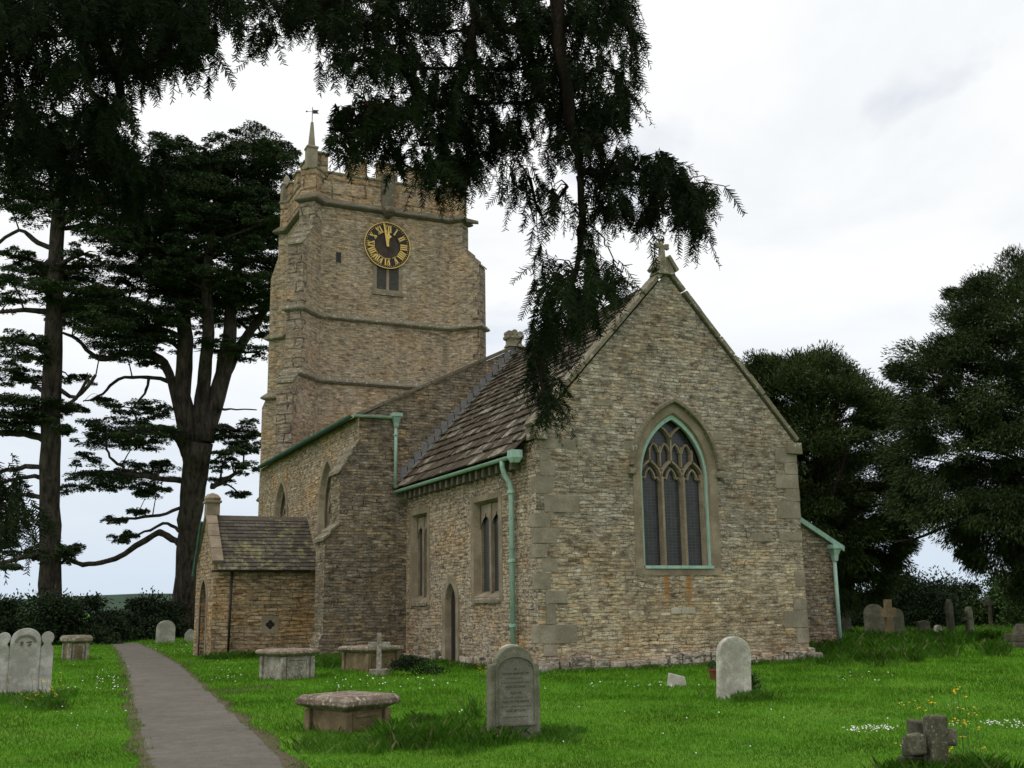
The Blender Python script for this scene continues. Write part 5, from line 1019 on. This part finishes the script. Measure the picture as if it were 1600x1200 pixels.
cedar((290, 985), 60,
  [[(290, 990, 23, 0), (292, 900, 18.5, 0), (296, 830, 17.5, 0), (302, 760, 19, 0), (310, 690, 23, 0)],
   [(304, 700, 15, 0), (284, 620, 13, 0), (290, 530, 12, 0), (284, 470, 10, .5), (262, 370, 7, 1), (250, 290, 4, 1)],
   [(312, 690, 15, 0), (318, 600, 11, 0), (326, 520, 9, -.5), (322, 430, 8, -1), (335, 330, 5, -1), (345, 250, 3, -1)],
   [(318, 690, 15, 0), (345, 600, 13, .5), (358, 530, 11, .5), (362, 450, 8, 1), (385, 360, 6, 1), (395, 270, 3, 1)],
   [(345, 600, 10, .5), (372, 545, 8, 1.5), (410, 490, 7, 2), (440, 430, 5, 2)]],
  [[(288, 690, 7, 0), (268, 600, 7, 0), (250, 560, 7, 1), (200, 552, 5, 1), (155, 560, 4, 1), (120, 530, 3, 1), (95, 520, 2, 1)], [(284, 620, 4, 0), (270, 598, 4, 0), (230, 590, 3, 0), (185, 592, 2.5, 0), (160, 615, 2, 0), (130, 628, 1, 0)], [(232, 592, 2.5, 0), (225, 615, 2, 0), (205, 640, 1.5, 0)],
   [(285, 505, 7, 0), (250, 490, 7, 1), (200, 470, 5, 1), (150, 462, 4, 2)], [(290, 715, 6, 0), (275, 680, 6, -1), (250, 668, 5, -1), (190, 680, 3, -1)], [(280, 850, 5, 0), (255, 834, 5, 0), (240, 836, 5, -.3), (180, 872, 4, -.5), (138, 882, 4, -.5), (110, 876, 3, -.5), (100, 868, 2, -.5)], [(282, 832, 3, 0), (262, 818, 2.5, 0), (225, 832, 2, 0), (190, 846, 1.5, 0)],
   [(285, 792, 3, 0), (250, 805, 2.5, 0), (200, 810, 2, 0), (165, 812, 1.2, 0)], [(284, 752, 5, 0), (230, 745, 4, -.5), (170, 738, 3, -.5), (115, 745, 2, -.5)], [(330, 760, 5, 0), (350, 750, 4, .5), (380, 735, 2.5, 1)], [(335, 640, 3, 0), (360, 640, 1.5, 0), (400, 640, 1, 0)], [(195, 730, 2.5, -1), (172, 715, 2, -1), (165, 690, 2, -1)]],
  [(395, 222, 52, 18), (352, 232, 40, 15), (265, 232, 42, 16), (430, 248, 40, 18), (300, 262, 60, 22), (380, 272, 70, 24), (245, 290, 50, 20), (330, 305, 70, 24), (420, 305, 45, 22), (285, 335, 70, 22), (375, 350, 75, 22), (430, 365, 30, 18), (240, 370, 60, 20), (330, 395, 75, 20), (400, 405, 45, 18), (205, 420, 55, 16), (270, 430, 60, 16), (350, 430, 50, 14), (190, 455, 40, 12), (140, 470, 55, 14), (215, 490, 60, 15), (330, 470, 40, 12), (400, 470, 40, 10), (120, 500, 45, 14), (180, 520, 55, 14), (235, 530, 45, 13), (330, 475, 35, 9), (375, 462, 30, 8), (330, 530, 35, 12), (385, 548, 40, 12), (240, 565, 25, 8), (165, 556, 20, 8),
   (205, 635, 45, 11), (255, 648, 40, 13), (180, 665, 55, 11), (235, 680, 60, 13), (160, 685, 45, 10), (215, 695, 40, 9), (130, 715, 25, 8), (230, 735, 50, 12), (160, 742, 55, 13), (125, 760, 35, 11), (200, 758, 50, 10), (245, 765, 25, 6), (230, 770, 18, 5), (250, 725, 18, 8), (365, 680, 35, 12), (380, 700, 38, 14), (350, 722, 30, 13), (378, 730, 30, 11), (345, 748, 25, 9), (376, 772, 18, 6), (185, 842, 20, 7), (205, 836, 15, 5), (215, 798, 20, 5), (185, 812, 18, 4), (105, 864, 18, 8), (160, 622, 14, 3), (300, 440, 60, 14), (250, 455, 55, 13), (370, 440, 60, 14), (420, 455, 35, 12), (330, 465, 70, 13), (280, 485, 60, 12), (390, 480, 50, 13), (430, 500, 25, 10), (230, 505, 60, 12), (345, 500, 45, 9), (150, 500, 60, 14), (200, 522, 60, 14), (120, 480, 50, 14), (410, 525, 30, 10), (330, 545, 30, 10), (370, 670, 40, 12), (384, 690, 36, 14), (355, 708, 30, 10), (190, 545, 50, 10), (245, 530, 45, 12)]+[(px_, py_, random.uniform(30, 55), random.uniform(10, 17)) for px_, py_ in [(random.uniform(200, 450), random.uniform(240, 440)) for _ in range(60)]],
  'large many stemmed cedar with flat dark foliage plates beside the porch', seed=3)
cedar((80, 985), 56,
  [[(80, 990, 19, 0), (79, 880, 17, 0), (78, 760, 16, 0), (80, 620, 15, 0), (84, 480, 13, 0), (90, 360, 11, 0), (97, 250, 6, 0), (100, 180, 3, 0)]],
  [[(78, 690, 6, 0), (40, 678, 6, 0), (0, 676, 5, 0), (-40, 670, 4, 0)], [(76, 732, 4, 0), (40, 730, 4, 0), (0, 738, 3.5, 0), (-30, 744, 3, 0)], [(76, 748, 4, 0), (45, 744, 3.5, 0), (10, 752, 3, 0), (-30, 760, 2, 0)], [(76, 782, 4, 0), (50, 774, 3.5, 0), (0, 772, 3, 0), (-30, 775, 2, 0)], [(84, 560, 6, 0), (50, 535, 5, 0), (0, 530, 4, 0)], [(84, 490, 5, 0), (50, 485, 4, 0), (0, 488, 3, 0)], [(87, 390, 5, 0), (60, 380, 4, 0), (30, 360, 3, 0), (-10, 388, 2.5, 0)], [(88, 360, 4, 0), (150, 352, 4, 1), (190, 385, 3, 1)], [(82, 600, 4, 0), (120, 620, 3, 0), (150, 585, 2.5, 0)], [(78, 860, 4, 0), (40, 870, 4, -.5), (0, 880, 3, -.5)], [(82, 640, 3, 0), (110, 630, 3, 0), (140, 588, 2, 0)]],
  [(100, 195, 42, 16), (85, 225, 55, 18), (118, 215, 45, 16), (30, 290, 55, 14), (95, 300, 60, 16), (10, 320, 40, 12), (75, 335, 50, 14), (130, 330, 50, 14), (30, 400, 35, 9), (130, 395, 30, 10), (135, 415, 30, 8), (60, 425, 55, 12), (20, 440, 45, 12), (105, 435, 60, 14), (70, 452, 50, 10), (150, 448, 40, 9), (20, 470, 35, 10), (115, 478, 45, 14), (40, 535, 45, 12), (10, 555, 45, 13), (60, 560, 25, 11), (20, 585, 45, 13), (50, 595, 35, 9), (110, 590, 35, 7), (15, 625, 45, 9), (70, 632, 60, 9), (110, 640, 35, 8), (40, 650, 50, 8), (20, 668, 35, 8), (100, 672, 22, 9), (60, 655, 40, 7), (0, 660, 30, 8), (0, 850, 40, 14), (30, 868, 35, 13), (60, 860, 25, 10), (95, 865, 30, 11), (110, 855, 20, 7), (20, 885, 30, 6), (140, 300, 60, 18), (185, 330, 55, 18), (165, 370, 50, 14), (40, 255, 50, 18), (110, 250, 50, 18), (150, 480, 60, 13), (165, 505, 50, 13), (200, 290, 50, 16), (50, 310, 50, 14)],
  'tall straight trunked cedar at the far left with level branches', seed=5)

# ================================================================== EVERGREENS ON THE RIGHT
def in_poly(x, y, poly):
    n = len(poly); c = np.zeros(len(x), bool)
    for i in range(n):
        x0, y0 = poly[i]; x1, y1 = poly[(i+1) % n]; c ^= ((y0 > y) != (y1 > y)) & (x < (x1-x0)*(y-y0)/(y1-y0+1e-9)+x0)
    return c
def crown(label, poly, d, depthr, nclump, per, leaf, mat, trunk, grp, holes=(), seed=2, droop=.4, clump=.9, limbs=()):
    rg = np.random.default_rng(seed); P_ = np.array(poly, float); lo, hi = P_.min(0), P_.max(0); xs_, ys_ = rg.uniform(lo[0], hi[0], nclump*6), rg.uniform(lo[1], hi[1], nclump*6); k = in_poly(xs_, ys_, poly)
    for hx_, hy_, hr in holes: k &= np.hypot(xs_-hx_, (ys_-hy_)*1.4) > hr
    xs_, ys_ = xs_[k][:nclump], ys_[k][:nclump]; cxm = (lo+hi)/2; nc = len(xs_)
    edge = np.clip(1-np.hypot((xs_-cxm[0])/(hi[0]-lo[0])*2, (ys_-cxm[1])/(hi[1]-lo[1])*2)**2, .05, 1)**.5; do = rg.uniform(-1, 1, nc)*depthr*edge
    C0 = np.array([at(a, b, d+o) for a, b, o in zip(xs_, ys_, do)]); b0 = gr(trunk[0], trunk[1]); b0 = at(trunk[0], 955, d); base = np.array([b0[0], b0[1], 0]); t = thing('evergreen_tree', label, 'tree', base, 0, grp)
    tip = at(trunk[2], trunk[3], d); mb = MB(); tr = trunk[4]; axis = [base+(tip-base)*s+np.array([math.sin(s*5)*.15, math.cos(s*4)*.1, 0]) for s in np.linspace(0, 1, 9)]; axis[0][2] = -.2; mb.tube(axis, [tr*(1-.85*s) for s in np.linspace(0, 1, 9)], 9)
    ax = np.array(axis); mb.build('trunk', 'bark', t, base, smooth=True); mb = MB()
    for c in C0[::5]:
        hc = c[2]-np.hypot(c[0]-base[0], c[1]-base[1])*.35; s = np.clip(hc/tip[2], .1, .95); a0 = base+(tip-base)*s; m_ = a0*.5+c*.5+np.array([0, 0, .25]); mb.tube([a0, m_, c], [.10*(1-s)+.03, .05, .015], 5)
    for pts in limbs: pts = spl(pts); mb.tube([at(px, py, d+o) for px, py, r, o in pts], [r*d/F for _, _, r, _ in pts], 6)
    mb.build('branches', 'bark', t, base, smooth=True)
    k = np.repeat(np.arange(nc), per); n = len(k); rr_ = rg.uniform(.5, 1.25, nc)*clump; dr = unit(rg.normal(size=(n, 3))); q = rg.random(n)**.5
    outw = unit(C0-np.array([base[0], base[1], 0])-np.array([0, 0, tip[2]*.45])); 
    L_ = C0[k]+dr*(q*rr_[k])[:, None]*[1, 1, .62]+outw[k]*(rg.random(n)*rr_[k]*.5)[:, None]-np.array([0, 0, 1])*((q*rr_[k])**2*droop*.4)[:, None]
    A = unit(outw[k]*.9+dr*.5+rg.normal(0, .38, (n, 3))-np.array([0, 0, droop*.7])); B = unit(np.cross(A, rg.normal(size=(n, 3)))); s = (leaf*rg.uniform(.5, 1.25, n))[:, None]
    raw('crown', diamonds(L_, A*s*1.25, B*s*.25), 4, mat, t, base); return t
crown('broad rounded dark evergreen tree behind the vestry roof', [(1140, 600), (1175, 568), (1205, 566), (1240, 564), (1262, 572), (1290, 560), (1318, 572), (1335, 600), (1362, 612), (1392, 640), (1396, 690), (1405, 740), (1425, 800), (1410, 860), (1385, 905), (1360, 940), (1240, 935), (1200, 800), (1140, 680)], 46, 4.5, 380, 850, .085, 'dtree', (1290, 960, 1270, 600, .45), 'evergreen trees on the right', [(1335, 705, 16), (1365, 690, 12), (1380, 850, 20), (1360, 905, 16)], 11, .5, .85, [((1320, 740, 4, -2)), ] and [[(1300, 780, 5, -3), (1318, 725, 4, -3.5), (1328, 690, 2, -4)]])
crown('tall drooping dark conifer tree at the right edge', [(1600, 398), (1578, 400), (1556, 432), (1520, 440), (1482, 452), (1498, 480), (1468, 500), (1490, 520), (1465, 548), (1418, 547), (1440, 565), (1402, 582), (1435, 610), (1425, 650), (1410, 700), (1412, 760), (1420, 800), (1470, 842), (1530, 880), (1600, 925), (1760, 930), (1840, 700), (1760, 520), (1690, 400), (1640, 385)], 38, 4.2, 600, 800, .075, 'dtree2', (1640, 960, 1640, 400, .5), 'evergreen trees on the right', [(1445, 850, 26), (1530, 685, 10), (1480, 830, 18), (1560, 830, 14), (1420, 870, 20), (1500, 790, 12)], 12, .7, .75,
      [[(1580, 790, 4, 1), (1490, 818, 3, .5), (1430, 842, 2, 0), (1392, 846, 1.2, 0)]])

# ================================================================== THE YEW OVER THE CAMERA
ycen = CP+RT*-2.6-np.array([math.sin(YAW), math.cos(YAW), 0])*1.8; ybase = np.array([ycen[0], ycen[1], 0.])
yew = thing('yew_tree', 'dark yew tree whose drooping needled branches hang across the top of the view', 'tree', ybase)
mb = MB(); top_ = ybase+np.array([.2, .3, 4.3]); mb.tube([ybase+np.array([0, 0, -.2]), ybase+np.array([.05, 0, .8]), ybase+np.array([.1, .1, 2.4]), top_], [.62, .48, .42, .30], 12); mb.build('trunk', 'bark_yew', yew, ybase, smooth=True)
ST = [  # (polyline px, depth, spread px, branchlets)
 ([(-60, 5), (345, 5)], 4.3, 40, 420), ([(-60, 60), (335, 50)], 4.6, 38, 330), ([(-60, 120), (85, 120)], 4.2, 26, 75), ([(130, 110), (250, 110)], 4.4, 26, 80), ([(240, 85), (300, 80)], 4.2, 20, 34), ([(-60, 190), (70, 185)], 4.0, 28, 95), ([(130, 185), (200, 180)], 4.1, 24, 70), ([(-60, 235), (90, 235)], 4.4, 24, 90), ([(70, 240), (205, 235)], 4.7, 26, 130), ([(110, 280), (235, 275)], 4.9, 26, 110), ([(150, 320), (225, 315)], 5.0, 22, 40), ([(300, 40), (330, 90)], 4.3, 12, 18),
 ([(375, -5), (500, 5)], 4.6, 16, 90), ([(405, 40), (438, 55)], 4.5, 12, 16), ([(450, 30), (500, 40)], 4.7, 14, 24), ([(366, -10), (363, 40)], 4.4, 4, 5),
 ([(490, 0), (968, 0)], 4.6, 34, 520), ([(505, 50), (965, 50)], 4.9, 30, 430), ([(520, 95), (650, 95)], 4.7, 20, 95), ([(645, 105), (962, 108)], 5.1, 30, 300), ([(668, 160), (945, 160)], 4.8, 26, 210), ([(650, 172), (565, 184), (520, 192)], 4.5, 9, 110), ([(525, 205), (625, 205)], 4.6, 14, 70), ([(600, 235), (645, 270)], 4.5, 14, 34), ([(535, 225), (565, 250)], 4.5, 12, 18), ([(660, 225), (745, 215)], 4.9, 26, 130), ([(660, 275), (740, 255)], 5.0, 22, 90), ([(690, 296), (725, 296)], 5.0, 10, 12), ([(765, 225), (830, 215)], 4.7, 20, 60), ([(800, 265), (815, 300)], 4.6, 9, 14), ([(830, 280), (848, 350)], 4.6, 9, 24), ([(850, 180), (965, 195)], 4.8, 26, 120), ([(870, 225), (955, 220)], 4.6, 20, 60), ([(978, 10), (988, 115)], 4.7, 10, 34), ([(965, 140), (972, 175)], 4.7, 10, 22),
 ([(906, 275), (908, 340), (898, 400)], 4.5, 13, 18), ([(885, 290), (850, 335)], 4.5, 10, 22), ([(935, 330), (955, 335)], 4.5, 10, 8), ([(930, 300), (940, 320)], 4.5, 12, 12), ([(898, 420), (876, 485)], 4.6, 42, 130), ([(940, 440), (965, 470)], 4.5, 15, 28), ([(860, 510), (848, 560)], 4.5, 24, 66), ([(845, 585), (848, 632)], 4.5, 9, 24), ([(858, 630), (872, 645)], 4.5, 8, 10),
 ([(912, 272), (960, 264), (1030, 272)], 4.6, 9, 70), ([(1030, 272), (1080, 300), (1108, 312)], 4.6, 9, 70), ([(950, 285), (1040, 295)], 4.6, 12, 46), ([(1055, 312), (1100, 325)], 4.6, 16, 56), ([(1075, 345), (1092, 362)], 4.6, 10, 26), ([(983, 330), (988, 350)], 4.6, 6, 8), ([(1008, 335), (1012, 360)], 4.6, 6, 10), ([(1030, 300), (1035, 320)], 4.6, 8, 12),
 ([(-50, 750), (15, 765)], 4.0, 16, 40), ([(-50, 795), (32, 812)], 4.0, 15, 46), ([(-50, 840), (5, 848)], 4.1, 10, 22)]
P0, D0, L0, mb = [], [], [], MB()
hub = {}
for pl, d, sp_, n in ST:
    d0 = d+random.uniform(-.25, .25); pl = np.array(pl, float); seg = np.linalg.norm(np.diff(pl, axis=0), axis=1); cum = np.r_[0, np.cumsum(seg)]
    npt = max(3, int(cum[-1]/25)); ss = np.linspace(0, cum[-1], npt); poly3 = [at(np.interp(s, cum, pl[:, 0])+random.gauss(0, 3), np.interp(s, cum, pl[:, 1])+random.gauss(0, 3), d0) for s in ss]
    mb.tube(poly3, np.linspace(.009, .003, npt), 5)
    n = int(n*(1.35 if pl[:, 0].mean() < 260 and pl[:, 1].mean() < 330 else 1)); nc = max(2, int(n*.125)); s_c = RNG.uniform(0, cum[-1], nc); xc_, yc_ = RNG.uniform(-1, 1, nc)*sp_, RNG.uniform(-1, 1, nc)*sp_*.9; dc = RNG.normal(0, .2+sp_*.006, nc)
    kc = np.repeat(np.arange(nc), 9); n = len(kc); s = np.clip(s_c[kc]+RNG.normal(0, 8, n), 0, cum[-1]); ox, oy = xc_[kc]+RNG.normal(0, 8, n), yc_[kc]+RNG.normal(0, 13, n); dd = d0+dc[kc]+RNG.normal(0, .05, n)
    px, py = np.interp(s, cum, pl[:, 0])+ox, np.interp(s, cum, pl[:, 1])+oy-14
    pp = CP+dd[:, None]*(fw+((px-800)/F)[:, None]*RT-((py-600)/F)[:, None]*UP)
    along = unit(poly3[-1]-poly3[0]); lean = RNG.uniform(-.15, .6, nc)[kc]+RNG.normal(0, .22, n)
    dv = unit(np.array([0, 0, -1.])+along*lean[:, None]+RT*(ox/max(sp_, 6)*.25)[:, None]+RNG.normal(0, .30, (n, 3)))
    P0.append(pp); D0.append(dv); L0.append(RNG.uniform(.06, .15, n)*(1 if sp_ > 8 else .85))
    k = RNG.random(n) < .35
    for a_, o_ in zip(pp[k], s[k]): q = poly3[min(int(o_/max(cum[-1], 1)*(npt-1)), npt-1)]; mb.tube([q, (q+a_)/2+np.array([0, 0, .02]), a_], [.004, .003, .002], 3, False)
def limb(pts, r0, r1): 
    P3 = spl(pts); P3[1:-1] += RNG.normal(0, .008, (len(P3)-2, 3)); mb.tube(P3, np.linspace(r0, r1, len(P3)), 8)
A_ = lambda px, py, d: at(px, py, d)
limb([top_, A_(300, -700, 2.5), A_(700, -420, 4.0), A_(860, -150, 4.6), A_(872, 40, 4.6), A_(885, 160, 4.55), A_(900, 225, 4.5), A_(908, 268, 4.5)], .05, .017)
limb([A_(908, 268, 4.5), A_(908, 340, 4.5), A_(898, 420, 4.55), A_(872, 500, 4.55), A_(848, 575, 4.5), A_(845, 640, 4.5)], .016, .004); limb([A_(905, 262, 4.5), A_(935, 274, 4.55), A_(965, 262, 4.6), A_(1030, 276, 4.6), A_(1080, 302, 4.6), A_(1112, 314, 4.6)], .014, .003)
limb([A_(908, 345, 4.5), A_(935, 365, 4.5), A_(952, 390, 4.5), A_(962, 440, 4.5)], .004, .002); limb([A_(1010, 305, 4.6), A_(1024, 345, 4.6), A_(1022, 372, 4.6)], .003, .0015); limb([A_(800, 250, 4.6), A_(822, 272, 4.6), A_(830, 320, 4.6), A_(845, 360, 4.6)], .005, .002)
limb([top_, A_(-200, -500, 3.0), A_(60, -150, 4.3), A_(160, 60, 4.4), A_(195, 180, 4.5)], .09, .010); limb([A_(700, -420, 4.0), A_(720, -100, 4.8), A_(740, 60, 4.8), A_(690, 165, 4.6), A_(600, 182, 4.5), A_(510, 192, 4.5)], .03, .004); limb([A_(60, -150, 4.3), A_(0, 60, 4.2), A_(-20, 250, 4.2), A_(-60, 500, 4.0), A_(-60, 740, 4.0)], .02, .008); limb([A_(300, -700, 2.5), A_(420, -250, 4.2), A_(440, -20, 4.6)], .03, .006); limb([A_(860, -150, 4.6), A_(960, -20, 4.8), A_(995, 90, 4.7)], .02, .004)
mb.build('branches', 'bark_yew', yew, ybase, smooth=True)
P0, D0, L0 = np.concatenate(P0), unit(np.concatenate(D0)), np.concatenate(L0); nb = len(P0); Mn = 32
tt = np.linspace(.03, 1, Mn)[None, :, None]; sag = np.array([0, 0, -1.])*.22
pos = P0[:, None]+(D0[:, None]*tt+sag*tt**2)*L0[:, None, None]; tan = unit(D0[:, None]+2*sag*tt)
nrm = unit(RNG.normal(size=(nb, 1, 3))*.8+np.array([0, 0, .4])); side = unit(np.cross(tan, np.broadcast_to(nrm, tan.shape))); sgn = np.where(np.arange(Mn) % 2 == 0, 1., -1.)[None, :, None]
upv = unit(np.cross(side, tan)); nd = unit(tan*.80+side*sgn+upv*RNG.normal(0, .55, tan.shape[:2]+(1,))+RNG.normal(0, .10, tan.shape)); ln_ = (.029*RNG.uniform(.75, 1.15, (nb, Mn, 1)))*np.clip(1.35-tt*.75, .55, 1)*np.clip(.6+tt*4, 0, 1)
A = nd*ln_*.5; B = unit(np.cross(nd, np.cross(tan, side)+RNG.normal(0, .3, tan.shape)))*.0027
NV = np.stack([pos-B, pos+B, pos+2*A+B*.45, pos+2*A-B*.45], 2).reshape(-1, 3)
e0, e1 = P0, P0+(D0+sag)*L0[:, None]; mid = P0+(D0*.5+sag*.25)*L0[:, None]; wv = unit(np.cross(D0, RNG.normal(size=(nb, 3))))*.0012
stem = np.concatenate([np.stack([e0-wv, e0+wv, mid+wv, mid-wv], 1).reshape(-1, 3), np.stack([mid-wv, mid+wv, e1+wv*.5, e1-wv*.5], 1).reshape(-1, 3)])
# rest of the crown, above and behind the picture
nC = 12000; az = RNG.uniform(0, 2*PI, nC); rr = 5.2*np.sqrt(RNG.random(nC)); cz = 4.7+1.6*RNG.random(nC)+.5*(1-(rr/5.2)**2)*2; cc = np.stack([ybase[0]+rr*np.cos(az), ybase[1]+rr*np.sin(az), cz], 1)
dd = cc-CP; zc = dd@fw; pyc = 600-F*(dd@UP)/np.maximum(zc, .1); keep = (zc < .3) | (pyc < -60); cc = cc[keep]; n = len(cc)
A = unit(RNG.normal(size=(n, 3))*[1, 1, .5]-np.array([0, 0, .3]))*.13; canopy = diamonds(cc, A, unit(np.cross(A, RNG.normal(size=(n, 3))))*.035)
raw('foliage', np.concatenate([NV, stem, canopy]), 4, 'yew', yew, ybase)
